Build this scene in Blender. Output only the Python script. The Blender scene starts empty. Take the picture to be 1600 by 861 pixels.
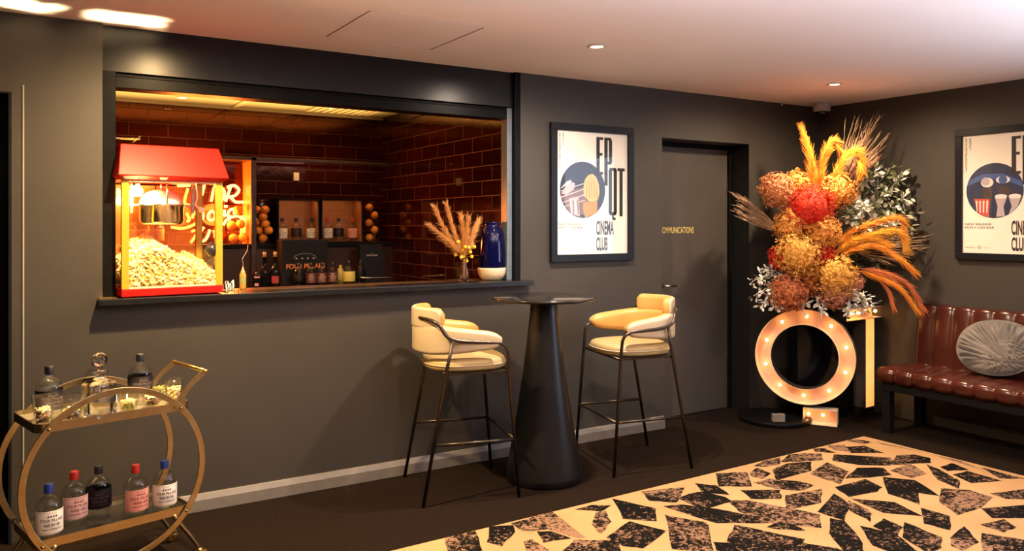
import bpy, bmesh, math, random
from mathutils import Vector, Matrix, noise
PI = math.pi
sc = bpy.context.scene
COL = sc.collection
random.seed(7)

# ------------------------------------------------------------------ camera, world, exposure, lights
CAM_H = 1.4755; FPX = 1256.0; HOR = 350.0
RX, RY = 0.849, -0.5286          # camera right axis in the room
FX, FY = 0.5286, 0.849           # camera forward axis in the room
cam_d = bpy.data.cameras.new('camera'); cam = bpy.data.objects.new('camera', cam_d); COL.objects.link(cam)
cam.location = (0, 0, CAM_H); cam.rotation_euler = (PI/2, 0, -math.atan2(FX, FY))
cam_d.sensor_width = 36; cam_d.lens = 36*FPX/1600; cam_d.shift_y = -(430.5-HOR)/1600
cam_d.clip_start = 0.05
sc.camera = cam
sc.view_settings.view_transform = 'Standard'; sc.view_settings.look = 'None'
sc.view_settings.exposure = 0.0; sc.view_settings.gamma = 1.0; sc.view_settings.use_curve_mapping = False
w = bpy.data.worlds.new('world'); sc.world = w; w.use_nodes = True
w.node_tree.nodes['Background'].inputs[0].default_value = (0.55, 0.7, 1.0, 1)
w.node_tree.nodes['Background'].inputs[1].default_value = 0.6
try:
    sc.cycles.use_denoising = True
    sc.cycles.max_bounces = 12; sc.cycles.diffuse_bounces = 5; sc.cycles.transparent_max_bounces = 24
    sc.cycles.transmission_bounces = 10; sc.cycles.sample_clamp_indirect = 6.0
    sc.cycles.blur_glossy = 0.3
except Exception: pass

def lamp(name, typ, loc, power, color, rot=(0,0,0), **kw):
    d = bpy.data.lights.new(name, typ); o = bpy.data.objects.new(name, d); COL.objects.link(o)
    d.energy = power; d.color = color; o.location = loc; o.rotation_euler = rot
    for k, v in kw.items(): setattr(d, k, v)
    return o
WARM = (1.0, 0.68, 0.36); WARMER = (1.0, 0.60, 0.28); NEUTRAL = (1.0, 0.80, 0.62)
# ceiling downlights: x, y, power, colour
DOWN = [(0.70,3.60,470,(1.0,0.66,0.30)), (2.72,3.49,290,NEUTRAL), (4.86,3.56,180,(1.0,0.72,0.44)),
        (0.55,1.35,40,WARM), (2.72,1.35,110,WARMER), (4.40,1.90,150,WARMER), (1.6,2.35,90,WARMER)]
CEIL = 2.45
# daylight through the window in the right wall, beyond the picture's right edge
lamp('window_daylight', 'AREA', (6.05, 0.55, 1.55), 60, (0.68, 0.80, 1.0), rot=(0, math.radians(100), 0), shape='RECTANGLE', size=1.5, size_y=2.0)
# fill lights added behind the camera, without fixtures, to brighten the ceiling
lamp('ceiling_fill', 'AREA', (1.7, 0.9, 1.30), 80, (0.92, 0.88, 1.0), rot=(PI, 0, 0), shape='DISK', size=.5, spread=math.radians(150))
lamp('ceiling_fill', 'AREA', (4.1, 0.5, 1.20), 74, (0.76, 0.85, 1.0), rot=(PI, 0, 0), shape='DISK', size=.5, spread=math.radians(150))

# ------------------------------------------------------------------ placing helpers
def ray(px): p = px-800.0; return (RX*p+FX*FPX, RY*p+FY*FPX)
def at(px, py=None, X=None, Y=None, z=None, d=None):
    """point in the room seen at picture pixel (px, py) on the plane given by X, Y, height z or distance d"""
    rx, ry = ray(px)
    if X is not None: d = X/rx*FPX
    elif Y is not None: d = Y/ry*FPX
    elif z is not None and d is None: d = (CAM_H-z)*FPX/(py-HOR)
    zz = CAM_H-(py-HOR)*d/FPX if py is not None else z
    return Vector((rx*d/FPX, ry*d/FPX, zz))

# ------------------------------------------------------------------ materials
MATS = {}
def principled(name, col, rough=0.5, metal=0.0, **kw):
    if name in MATS: return MATS[name]
    m = bpy.data.materials.new(name); m.use_nodes = True; MATS[name] = m
    b = m.node_tree.nodes['Principled BSDF']
    b.inputs['Base Color'].default_value = (*col, 1); b.inputs['Roughness'].default_value = rough
    b.inputs['Metallic'].default_value = metal
    for k, v in kw.items(): b.inputs[k].default_value = v
    return m
def nodes(m):
    nt = m.node_tree; return nt, nt.nodes, nt.links, nt.nodes['Principled BSDF']
def noisy(name, c1, c2, scale=8, rough=0.6, bump=0.0, bscale=None, detail=4, metal=0.0, rr=None, stretch=None, **kw):
    if name in MATS: return MATS[name]
    m = principled(name, c1, rough, metal, **kw); nt, N, L, b = nodes(m)
    tc = N.new('ShaderNodeTexCoord'); src = tc.outputs['Object']
    if stretch:
        mp = N.new('ShaderNodeMapping'); mp.inputs['Scale'].default_value = stretch; L.new(src, mp.inputs['Vector']); src = mp.outputs['Vector']
    n = N.new('ShaderNodeTexNoise'); n.inputs['Scale'].default_value = scale; n.inputs['Detail'].default_value = detail
    L.new(src, n.inputs['Vector'])
    r = N.new('ShaderNodeValToRGB'); r.color_ramp.elements[0].position = .3; r.color_ramp.elements[1].position = .7
    r.color_ramp.elements[0].color = (*c1, 1); r.color_ramp.elements[1].color = (*c2, 1)
    L.new(n.outputs['Fac'], r.inputs['Fac']); L.new(r.outputs['Color'], b.inputs['Base Color'])
    if rr:
        mr = N.new('ShaderNodeMapRange'); mr.inputs['To Min'].default_value = rr[0]; mr.inputs['To Max'].default_value = rr[1]
        L.new(n.outputs['Fac'], mr.inputs['Value']); L.new(mr.outputs['Result'], b.inputs['Roughness'])
    if bump:
        n2 = N.new('ShaderNodeTexNoise'); n2.inputs['Scale'].default_value = bscale or scale*4; n2.inputs['Detail'].default_value = 3
        L.new(src, n2.inputs['Vector'])
        bp = N.new('ShaderNodeBump'); bp.inputs['Strength'].default_value = bump; bp.inputs['Distance'].default_value = 0.01
        L.new(n2.outputs['Fac'], bp.inputs['Height']); L.new(bp.outputs['Normal'], b.inputs['Normal'])
    return m
def emis(name, col, strength, base=None):
    if name in MATS: return MATS[name]
    m = principled(name, base or col, 0.5)
    b = m.node_tree.nodes['Principled BSDF']
    b.inputs['Emission Color'].default_value = (*col, 1); b.inputs['Emission Strength'].default_value = strength
    return m
def glass(name, col=(1,1,1), ior=1.45, rough=0.0):
    if name in MATS: return MATS[name]
    return principled(name, col, rough, 0.0, **{'Transmission Weight':1.0, 'IOR':ior})
def pane(name, tint=(1,1,1), refl=0.08, rough=0.02):
    """thin sheet of clear glass: mostly see-through, with a faint mirror reflection"""
    if name in MATS: return MATS[name]
    m = bpy.data.materials.new(name); m.use_nodes = True; MATS[name] = m
    nt = m.node_tree; N = nt.nodes; L = nt.links; N.clear()
    out = N.new('ShaderNodeOutputMaterial'); mx = N.new('ShaderNodeMixShader'); tr = N.new('ShaderNodeBsdfTransparent')
    gl = N.new('ShaderNodeBsdfGlossy'); gl.inputs['Roughness'].default_value = rough
    tr.inputs['Color'].default_value = (*tint, 1)
    lw = N.new('ShaderNodeLayerWeight'); lw.inputs['Blend'].default_value = 0.25
    mr = N.new('ShaderNodeMapRange'); mr.inputs['To Min'].default_value = refl*0.5; mr.inputs['To Max'].default_value = 0.7
    L.new(lw.outputs['Facing'], mr.inputs['Value']); mr.inputs['From Min'].default_value = 0.0
    pw = N.new('ShaderNodeMath'); pw.operation = 'POWER'; pw.inputs[1].default_value = 2.5
    L.new(lw.outputs['Facing'], pw.inputs[0]); L.new(pw.outputs[0], mr.inputs['Value'])
    L.new(mr.outputs['Result'], mx.inputs[0]); L.new(tr.outputs[0], mx.inputs[1]); L.new(gl.outputs[0], mx.inputs[2]); L.new(mx.outputs[0], out.inputs[0])
    return m
def tile(name, axis, off=(0,0), gr=.10):
    m = principled(name, (0.03,0.006,0.004), 0.06, 0); nt, N, L, b = nodes(m)
    tc = N.new('ShaderNodeTexCoord'); sp = N.new('ShaderNodeSeparateXYZ'); cb = N.new('ShaderNodeCombineXYZ')
    L.new(tc.outputs['Object'], sp.inputs[0]); L.new(sp.outputs[axis], cb.inputs[0]); L.new(sp.outputs[2], cb.inputs[1])
    mp = N.new('ShaderNodeMapping'); mp.inputs['Location'].default_value = (off[0], off[1], 0); L.new(cb.outputs[0], mp.inputs['Vector'])
    br = N.new('ShaderNodeTexBrick'); L.new(mp.outputs['Vector'], br.inputs['Vector'])
    br.inputs['Scale'].default_value = 1.0; br.inputs['Brick Width'].default_value = 0.27; br.inputs['Row Height'].default_value = 0.1018
    br.inputs['Mortar Size'].default_value = 0.0022; br.inputs['Mortar Smooth'].default_value = 0.1
    br.inputs['Color1'].default_value = (0.030,0.0035,0.0015,1); br.inputs['Color2'].default_value = (0.013,0.0018,0.001,1); br.inputs['Mortar'].default_value = (gr, gr*.5, gr*.4, 1)
    L.new(br.outputs['Color'], b.inputs['Base Color'])
    mr = N.new('ShaderNodeMapRange'); mr.inputs['To Min'].default_value = 0.07; mr.inputs['To Max'].default_value = 0.6
    L.new(br.outputs['Fac'], mr.inputs['Value']); L.new(mr.outputs['Result'], b.inputs['Roughness'])
    iv = N.new('ShaderNodeMath'); iv.operation = 'SUBTRACT'; iv.inputs[0].default_value = 1.0; L.new(br.outputs['Fac'], iv.inputs[1])
    n2 = N.new('ShaderNodeTexNoise'); n2.inputs['Scale'].default_value = 9; L.new(tc.outputs['Object'], n2.inputs['Vector'])
    ad = N.new('ShaderNodeMath'); ad.operation = 'MULTIPLY_ADD'; L.new(n2.outputs['Fac'], ad.inputs[0]); ad.inputs[1].default_value = 0.5; L.new(iv.outputs[0], ad.inputs[2])
    bp = N.new('ShaderNodeBump'); bp.inputs['Strength'].default_value = 0.35; bp.inputs['Distance'].default_value = 0.004
    L.new(ad.outputs[0], bp.inputs['Height']); L.new(bp.outputs['Normal'], b.inputs['Normal'])
    b.inputs['Specular IOR Level'].default_value = 0.8; b.inputs['Specular Tint'].default_value = (1.0, 0.42, 0.25, 1)
    return m

M_wall = noisy('wall_paint', (0.035,0.0305,0.026), (0.042,0.0365,0.031), 3, 0.55, 0.06, 220)
M_ceil = noisy('ceiling_paint', (0.74,0.70,0.70), (0.77,0.73,0.73), 1.2, 0.8)
M_carpet = noisy('dark_carpet', (0.0065,0.0032,0.0017), (0.015,0.0078,0.004), 60, 1.0, 0.6, 320, **{'Specular IOR Level':0.12})
M_base = noisy('baseboard_paint', (0.15,0.135,0.125), (0.18,0.165,0.15), 20, 0.4)
M_black = noisy('satin_black', (0.004,0.004,0.005), (0.007,0.007,0.008), 14, 0.33, 0.0, 150, **{'Specular IOR Level':0.07})
M_panel = noisy('bulkhead_black', (0.007,0.008,0.011), (0.010,0.011,0.015), 6, 0.28, **{'Specular IOR Level':0.30})
M_void = principled('dark_timber', (0.003,0.0025,0.0025), 0.7, 0, **{'Specular IOR Level':0.2})
M_sill = noisy('sill_black', (0.007,0.0075,0.010), (0.012,0.0125,0.016), 30, 0.22, 0.03, 90)
M_counter = noisy('counter_wood', (0.045,0.022,0.010), (0.10,0.050,0.022), 4, 0.25, 0.05, 60, stretch=(1,8,8))
M_door = noisy('door_paint', (0.060,0.053,0.048), (0.068,0.060,0.055), 4, 0.5, 0.03, 200)
M_steel = noisy('brushed_steel', (0.55,0.54,0.52), (0.66,0.65,0.63), 40, 0.25, metal=1.0)
M_brass = noisy('aged_brass', (0.34,0.265,0.14), (0.42,0.33,0.18), 25, 0.3, metal=1.0, rr=(0.24,0.4))
M_gold = noisy('gold_paint', (0.80,0.52,0.14), (0.88,0.60,0.20), 25, 0.28, metal=1.0)
M_mirror = principled('tray_mirror', (0.88,0.78,0.58), 0.05, 0.72)
M_dkmirror = principled('smoked_glass_shelf', (0.05,0.045,0.035), 0.03, 0.0, **{'Specular IOR Level':0.9})
M_tube = noisy('dark_bronze_tube', (0.050,0.040,0.034), (0.075,0.06,0.05), 30, 0.30, metal=0.85)
M_glass = glass('clear_glass'); M_gin = pane('bottle_glass', (0.92,0.93,0.91), 0.13, .03)
M_crystal = glass('crystal', (1,0.99,0.97), 1.52)
M_pane = pane('glass_sheet'); M_thin = pane('thin_vessel_glass', (0.95,0.95,0.93), 0.16)
M_white = principled('white_plastic', (0.8,0.79,0.76), 0.35)
M_cream = noisy('cream_leather', (0.46,0.385,0.27), (0.51,0.43,0.31), 6, 0.42, 0.05, 180)
M_seat = noisy('pale_yellow_leather', (0.44,0.33,0.15), (0.48,0.365,0.17), 6, 0.42, 0.05, 180)
M_yellow = noisy('mustard_leather', (0.50,0.27,0.07), (0.55,0.31,0.09), 6, 0.42, 0.05, 180)
M_oxblood = noisy('oxblood_leather', (0.040,0.0085,0.0055), (0.066,0.014,0.009), 5, 0.24, 0.03, 60, rr=(0.17,0.28))
M_velvet = noisy('grey_velvet', (0.055,0.049,0.044), (0.16,0.142,0.128), 7, 0.55, 0.2, 40, **{'Sheen Weight':0.5})
M_paper = principled('poster_paper', (0.80,0.77,0.71), 0.6)
M_frame = noisy('frame_black', (0.006,0.007,0.010), (0.010,0.011,0.015), 25, 0.35, **{'Specular IOR Level':0.2})
M_ink = principled('black_ink', (0.012,0.012,0.014), 0.6)
M_red = noisy('red_enamel', (0.50,0.005,0.003), (0.56,0.008,0.004), 12, 0.42, **{'Specular IOR Level':0.25})
M_lacq = principled('cream_tin', (0.80,0.62,0.45), 0.4)
M_orange_peel = noisy('orange_peel', (0.85,0.26,0.03), (0.90,0.34,0.05), 30, 0.45, 0.2, 90)

# ------------------------------------------------------------------ mesh helpers
class MB:
    """collects shapes, builds ONE mesh"""
    def __init__(s): s.v = []; s.f = []; s.mi = []; s.sm = []
    def add(s, vs, fs, mi=0, smooth=False, M=None):
        o = len(s.v)
        s.v += [tuple(M @ Vector(v)) if M else tuple(v) for v in vs]
        for f in fs: s.f.append([i+o for i in f]); s.mi.append(mi); s.sm.append(smooth)
        return s
    def box(s, x0, x1, y0, y1, z0, z1, mi=0, M=None):
        vs = [(x,y,z) for x in (x0,x1) for y in (y0,y1) for z in (z0,z1)]
        return s.add(vs, [(0,1,3,2),(4,6,7,5),(0,4,5,1),(2,3,7,6),(0,2,6,4),(1,5,7,3)], mi, False, M)
    def tube(s, pts, r, n=10, mi=0, closed=False, M=None, caps=True, flat=None):
        pts = [Vector(p) for p in pts]; k = len(pts)
        R = r if isinstance(r, (list, tuple)) else [r]*k
        T = []
        for i in range(k):
            a = pts[(i-1)%k] if (closed or i>0) else pts[i]; b = pts[(i+1)%k] if (closed or i<k-1) else pts[i]
            t = (b-a); T.append(t.normalized() if t.length > 1e-9 else Vector((0,0,1)))
        up = Vector((0,0,1)) if abs(T[0].z) < .9 else Vector((1,0,0))
        nrm = (up - T[0]*up.dot(T[0])).normalized(); vs = []; fs = []
        for i in range(k):
            if i: nrm = (nrm - T[i]*nrm.dot(T[i])); nrm = nrm.normalized() if nrm.length > 1e-6 else Vector((1,0,0))
            bi = T[i].cross(nrm)
            for j in range(n):
                a = 2*PI*j/n; fl = flat or 1.0
                vs.append(pts[i] + nrm*math.cos(a)*R[i] + bi*math.sin(a)*R[i]*fl)
        for i in range(k if closed else k-1):
            for j in range(n):
                a = i*n+j; b = i*n+(j+1)%n; c = ((i+1)%k)*n+(j+1)%n; d = ((i+1)%k)*n+j
                fs.append((a,b,c,d))
        if caps and not closed:
            fs.append(tuple(range(n-1,-1,-1))); fs.append(tuple((k-1)*n+j for j in range(n)))
        return s.add(vs, fs, mi, True, M)
    def lathe(s, prof, n=32, mi=0, M=None, smooth=True, a0=0, a1=2*PI):
        full = abs(a1-a0-2*PI) < 1e-6; m = n if full else n+1
        vs = []; fs = []
        for (r, z) in prof:
            for j in range(m):
                a = a0+(a1-a0)*j/n; vs.append((max(r,1e-5)*math.cos(a), max(r,1e-5)*math.sin(a), z))
        for i in range(len(prof)-1):
            for j in range(n):
                jj = (j+1)%m if full else j+1
                fs.append((i*m+j, i*m+jj, (i+1)*m+jj, (i+1)*m+j))
        return s.add(vs, fs, mi, smooth, M)
    def prism(s, poly, y0, y1, mi=0, M=None):
        """polygon in x,z extruded along y"""
        n = len(poly); vs = [(x,y0,z) for x,z in poly]+[(x,y1,z) for x,z in poly]
        fs = [tuple(range(n)), tuple(range(2*n-1,n-1,-1))]+[(i,i+n,(i+1)%n+n,(i+1)%n) for i in range(n)]
        return s.add(vs, fs, mi, False, M)
    def ball(s, c, r, n=12, mi=0, sz=1.0, M=None):
        k = max(4, n//2)
        prof = [(r*math.sin(PI*i/k), -r*sz*math.cos(PI*i/k)) for i in range(k+1)]
        T = Matrix.Translation(Vector(c)); T = M @ T if M else T
        return s.lathe(prof, n, mi, T)
    def mesh(s, name, mats):
        me = bpy.data.meshes.new(name); me.from_pydata(s.v, [], s.f); me.update()
        for m in (mats if isinstance(mats, (list, tuple)) else [mats]): me.materials.append(m)
        me.polygons.foreach_set('material_index', s.mi); me.polygons.foreach_set('use_smooth', s.sm)
        bm = bmesh.new(); bm.from_mesh(me); bmesh.ops.recalc_face_normals(bm, faces=bm.faces); bm.to_mesh(me); bm.free()
        return me
    def build(s, name, mats, parent=None, bevel=0, subd=0, seg=2):
        return link(name, s.mesh(name, mats), parent, bevel, subd, seg)
def link(name, me, parent=None, bevel=0, subd=0, seg=2):
    o = bpy.data.objects.new(name, me); COL.objects.link(o)
    if parent is not None: o.parent = parent
    if bevel:
        b = o.modifiers.new('bevel', 'BEVEL'); b.width = bevel; b.segments = seg; b.limit_method = 'ANGLE'; b.angle_limit = math.radians(40)
    if subd:
        b = o.modifiers.new('subd', 'SUBSURF'); b.levels = subd; b.render_levels = subd
    return o
def tag(o, label=None, cat=None, group=None, kind=None):
    if label: o['label'] = label
    if cat: o['category'] = cat
    if group: o['group'] = group
    if kind: o['kind'] = kind
    return o
def thing(name, label, cat, loc=(0,0,0), rz=0, group=None):
    o = bpy.data.objects.new(name, None); COL.objects.link(o); o.location = loc; o.rotation_euler = (0,0,rz)
    o.empty_display_size = 0.05
    return tag(o, label, cat, group)
def struct(name, mb, m, bevel=0): return tag(mb.build(name, m, None, bevel), kind='structure')
def copy_tree(o, parent=None):
    c = o.copy(); COL.objects.link(c); c.parent = parent
    for ch in list(o.children): copy_tree(ch, c)
    return c
def spline(pts, k=8, closed=False):
    """Catmull-Rom through points"""
    P = [Vector(p) for p in pts]; n = len(P); out = []
    rng = range(n if closed else n-1)
    for i in rng:
        p0 = P[(i-1)%n] if (closed or i>0) else P[i]*2-P[i+1]
        p1 = P[i]; p2 = P[(i+1)%n]; p3 = P[(i+2)%n] if (closed or i+2<n) else p2*2-p1
        for j in range(k):
            t = j/k
            out.append(0.5*((2*p1)+(p2-p0)*t+(2*p0-5*p1+4*p2-p3)*t*t+(3*p1-p0-3*p2+p3)*t**3))
    if not closed: out.append(P[-1])
    return out
_TXT = {}
def text_geo(s, bold=0.0):
    """(verts, faces, width) of a line of text, height of a capital = 1"""
    key = (s, bold)
    if key in _TXT: return _TXT[key]
    cu = bpy.data.curves.new('t', 'FONT'); cu.body = s; cu.size = 1.0; cu.offset = bold; cu.resolution_u = 3
    o = bpy.data.objects.new('t', cu); COL.objects.link(o)
    dg = bpy.context.evaluated_depsgraph_get(); dg.update()
    me = bpy.data.meshes.new_from_object(o.evaluated_get(dg))
    vs = [Vector(v.co) for v in me.vertices]; fs = [tuple(p.vertices) for p in me.polygons]
    bpy.data.objects.remove(o); bpy.data.meshes.remove(me); bpy.data.curves.remove(cu)
    if not vs: vs = [Vector((0,0,0))]; fs = []
    x0 = min(v.x for v in vs); x1 = max(v.x for v in vs); y0 = min(v.y for v in vs); y1 = max(v.y for v in vs)
    h = max(y1-y0, 1e-4)
    vs = [((v.x-x0)/max(x1-x0,1e-4), (v.y-y0)/h) for v in vs]
    _TXT[key] = (vs, fs); return _TXT[key]
def text_rect(mb, s, x0, x1, z0, z1, y=0.0, mi=0, bold=0.0, rot=False, M=None):
    """fill the rectangle x0..x1, z0..z1 (plane y) with the text"""
    vs, fs = text_geo(s, bold)
    if rot: V = [(x0+(x1-x0)*v[1], y, z1-(z1-z0)*v[0]) if rot == 1 else (x1-(x1-x0)*v[1], y, z0+(z1-z0)*v[0]) for v in vs]
    else: V = [(x0+(x1-x0)*v[0], y, z0+(z1-z0)*v[1]) for v in vs]
    return mb.add(V, fs, mi, False, M)
def text_bent(mb, s, width, z0, z1, R, mi=0, bold=0.0, off=0.0):
    vs, fs = text_geo(s, bold)
    V = []
    for v in vs:
        a = -PI/2+(off+(v[0]-.5)*width)/R; V.append((R*math.cos(a), R*math.sin(a), z0+(z1-z0)*v[1]))
    return mb.add(V, fs, mi, False)
def film_glass():
    m = bpy.data.materials.new('greasy_glass'); m.use_nodes = True; nt = m.node_tree; N = nt.nodes; L = nt.links; N.clear()
    out = N.new('ShaderNodeOutputMaterial'); tr = N.new('ShaderNodeBsdfTransparent'); df = N.new('ShaderNodeBsdfDiffuse'); tl = N.new('ShaderNodeBsdfTranslucent'); gl = N.new('ShaderNodeBsdfGlossy')
    df.inputs[0].default_value = (.8,.36,.10,1); tl.inputs[0].default_value = (.8,.36,.10,1); gl.inputs['Roughness'].default_value = .08; tr.inputs[0].default_value = (1,.88,.7,1)
    a = N.new('ShaderNodeAddShader'); L.new(df.outputs[0], a.inputs[0]); L.new(tl.outputs[0], a.inputs[1])
    tc = N.new('ShaderNodeTexCoord'); n = N.new('ShaderNodeTexNoise'); n.inputs['Scale'].default_value = 9; L.new(tc.outputs['Object'], n.inputs['Vector'])
    mr = N.new('ShaderNodeMapRange'); mr.inputs['To Min'].default_value = .10; mr.inputs['To Max'].default_value = .34; L.new(n.outputs['Fac'], mr.inputs['Value'])
    m1 = N.new('ShaderNodeMixShader'); L.new(mr.outputs[0], m1.inputs[0]); L.new(tr.outputs[0], m1.inputs[1]); L.new(a.outputs[0], m1.inputs[2])
    m2 = N.new('ShaderNodeMixShader'); m2.inputs[0].default_value = .08; L.new(m1.outputs[0], m2.inputs[1]); L.new(gl.outputs[0], m2.inputs[2]); L.new(m2.outputs[0], out.inputs[0])
    return m
M_film = film_glass()
# ------------------------------------------------------------------ the room
WA = 4.362; WB = 5.763; WL = -2.3; WF = -2.6
b = MB(); b.box(WL-.1, WB+.1, WF-.1, WA+.45, -0.1, 0.0); struct('floor', b, M_carpet)
b = MB(); b.box(WL-.1, WB+.1, WF-.1, WA+.10, CEIL, CEIL+.1); struct('ceiling', b, M_ceil)
X0, X1 = 0.375, 2.78          # serving opening panel
DX0, DX1, DY = 3.994, 4.90, 4.56
b = MB()
b.box(0.0, X0, WA, WA+.12, 0, CEIL)
b.box(WL, -0.95, WA, WA+.12, 0, CEIL); b.box(-0.95, 0.0, WA, WA+.12, 2.075, CEIL)
b.box(X0, X1, WA, WA+.12, 0, 1.075)
b.box(X1, DX0, WA, WA+.20, 0, CEIL)
b.box(DX0, DX1, WA, WA+.20, 2.10, CEIL)
b.box(DX1, WB, WA, WA+.20, 0, CEIL)
struct('wall_back', b, M_wall)
b = MB(); b.box(WB, WB+.12, 1.6, WA+.2, 0, CEIL); b.box(WB, WB+.12, WF, -0.5, 0, CEIL); b.box(WB, WB+.12, -0.5, 1.6, 0, 0.8); b.box(WB, WB+.12, -0.5, 1.6, 2.3, CEIL)
struct('wall_right', b, M_wall)
b = MB(); b.box(WL-.12, WL, WF, WA+.2, 0, CEIL); struct('wall_left', b, M_wall)
b = MB(); b.box(WL, WB, WF-.12, WF, 0, CEIL)
struct('wall_front', b, M_wall)
# window frames off to the side and behind the camera
b = MB()
for y in (-0.5, 0.5, 1.56): b.box(WB+.02, WB+.08, y, y+.04, .8, 2.3)
for z in (.8, 2.26): b.box(WB+.02, WB+.08, -0.5, 1.6, z, z+.04)
struct('window_1', b, M_white)
# dark doorway at the far left
b = MB(); b.box(-0.95, 0.0, WA+.10, WA+.16, 0, 2.075); struct('door_1', b, M_void)
b = MB()
b.box(-0.012, 0.0, WA-.004, WA+.1, 0, 2.075); b.box(-0.95, 0.0, WA-.004, WA+.1, 2.075, 2.083)
struct('trim_1', b, M_frame)
b = MB(); b.box(0.044, 0.050, WA-.005, WA, 0, 2.12); struct('trim_2', b, principled('trim_line', (0.35,0.33,0.30), 0.4))
# recessed door with the sign
b = MB(); b.box(DX0, DX1, DY, DY+.05, 0.008, 2.085, 0)
dr = tag(b.build('door_2', M_door), kind='structure')
b = MB(); b.box(DX0-.02, DX1+.05, DY-.012, DY-.001, 2.062, 2.10); b.box(DX1-.03, DX1, DY-.02, DY-.001, 0, 2.062)
b.build('door_frame', M_black, dr)
b = MB(); b.box(DX1-.002, DX1+.002, WA-.001, DY, 0, 2.10); struct('trim_3', b, principled('reveal_black',(0.004,0.004,0.005),0.5))
b = MB(); 
for z in (1.78, 0.35): b.box(DX1-.045, DX1-.033, DY-.012, DY, z-.055, z+.055)
b.build('hinge', M_steel, dr)
hp = at(1043, 447, Y=DY-.05)
b = MB(); b.tube([(hp.x-.035, DY, hp.z), (hp.x-.035, DY-.055, hp.z), (hp.x-.02, DY-.062, hp.z), (hp.x+.075, DY-.062, hp.z)], .009, 10)
b.lathe([(0,0),(.026,0),(.026,.008),(0,.008)], 20, M=Matrix.Translation((hp.x-.035, DY-.008, hp.z)) @ Matrix.Rotation(-PI/2, 4, 'X') @ Matrix.Translation((0,0,-.008)))
b.build('door_handle', M_steel, dr)
s0 = at(1029, 367, Y=DY-.002); s1 = at(1084, 354, Y=DY-.002)
b = MB(); text_rect(b, 'COMMUNICATIONS', s0.x+.012, s1.x, 1.405, 1.452, DY-.002, bold=0.0)
tag(b.build('door_lettering', principled('gold_letters', (0.75,0.62,0.20), 0.4), dr), label='gold lettering reading communications')
# baseboards
def baseboard(name, x0, x1, y):
    b = MB(); prof = [(0,0),(0,.09),(.010,.09),(.024,.060),(.024,0)]
    n = len(prof); vs = [(x0, y-p[0], p[1]) for p in prof]+[(x1, y-p[0], p[1]) for p in prof]
    b.add(vs, [tuple(range(n)), tuple(range(2*n-1,n-1,-1))]+[(i,i+n,(i+1)%n+n,(i+1)%n) for i in range(n)])
    return struct(name, b, M_base, 0.003)
baseboard('baseboard_back', 0.05, DX0+.01, WA)
b = MB(); b.box(WB-.02, WB, 1.0, WA, 0, .09); struct('baseboard_right', b, M_wall)
# ceiling access hatch: shadow-gap lines
h = [at(516, 58, z=CEIL), at(570, 17, z=CEIL), at(752, 41, z=CEIL), at(678, 78, z=CEIL)]
hx0 = (h[0].x+h[1].x)/2; hx1 = (h[2].x+h[3].x)/2; hy0 = (h[0].y+h[3].y)/2; hy1 = (h[1].y+h[2].y)/2
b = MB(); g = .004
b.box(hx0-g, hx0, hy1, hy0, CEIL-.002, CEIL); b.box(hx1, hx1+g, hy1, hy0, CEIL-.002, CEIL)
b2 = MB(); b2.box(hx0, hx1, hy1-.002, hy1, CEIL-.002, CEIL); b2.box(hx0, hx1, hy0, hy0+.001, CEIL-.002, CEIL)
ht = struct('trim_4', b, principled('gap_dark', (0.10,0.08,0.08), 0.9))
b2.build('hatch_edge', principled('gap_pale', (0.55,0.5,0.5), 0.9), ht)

# ------------------------------------------------------------------ bar opening
BZ = 2.225
b = MB(); b.box(X0, X1, WA+.03, WA+.07, BZ, CEIL); struct('trim_5', b, M_panel, 0.002)          # bulkhead fascia
b = MB(); b.box(X0, X1, WA+.045, WA+.16, 2.15, BZ-.004)                                          # shutter housing / head
b.box(X0, X1, WA+.04, WA+.052, 2.205, 2.215)
struct('trim_6', b, M_black, 0.003)
b = MB()
b.box(X0, 0.436, WA+.03, WA+.16, 1.115, BZ)
b.box(2.738, X1, WA+.002, WA+.12, 1.115, CEIL)
struct('trim_7', b, M_black, 0.002)
b = MB(); b.box(2.700, 2.738, WA+.035, WA+.11, 1.115, BZ-.004)
struct('trim_8', b, noisy('jamb_steel_paint', (0.10,0.13,0.17), (0.13,0.16,0.20), 20, 0.3), 0.003)
b = MB()
for y in (4.60, 4.75): b.box(0.43, 0.437, y, y+.01, 2.15, 2.20)
BBY = 6.50; BBX = 2.72; BC = 2.39; BXL = -0.35
b = MB(); b.box(BXL, 2.95, WA+.12, 6.6, -.1, 0); struct('floor_bar', b, M_void)
b = MB(); b.box(BXL, 2.8, BBY, BBY+.1, 0, BC+.1); struct('wall_bar_back', b, tile('tile_back', 0, (0.08, 0.012), .045))
b = MB(); b.box(BBX, BBX+.06, WA+.12, BBY+.1, 0, BC+.1); struct('wall_bar_right', b, tile('tile_side', 1, (0.105, 0.065), .085))
b = MB(); b.box(BXL-.06, BXL, WA+.12, BBY+.1, 0, BC+.1); struct('wall_bar_left', b, tile('tile_left', 1))
M_bceil = noisy('bar_ceiling_paint', (0.50,0.40,0.26), (0.56,0.45,0.30), 3, 0.7)
b = MB(); b.box(BXL, BBX, WA+.05, BBY, BC, BC+.1); cb_ = struct('ceiling_bar', b, M_bceil)
b = MB(); b.box(BXL, BBX, WA+.12, WA+.16, BC-.18, BC); b.box(BXL, BBX, BBY-.03, BBY, BC-.02, BC-.001)
b.box(1.45, 1.49, 5.5, BBY-.03, BC-.012, BC-.001)
b.build('ceiling_moulding', M_bceil, cb_)
b = MB()
for i in range(9): b.box(2.0+.06*i, 2.035+.06*i, 5.62, 6.34, BC-.014, BC-.001)
vent = tag(b.build('ceiling_vent', M_bceil), 'slatted vent panel set in the lit ceiling inside the bar', 'vent')
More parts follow.
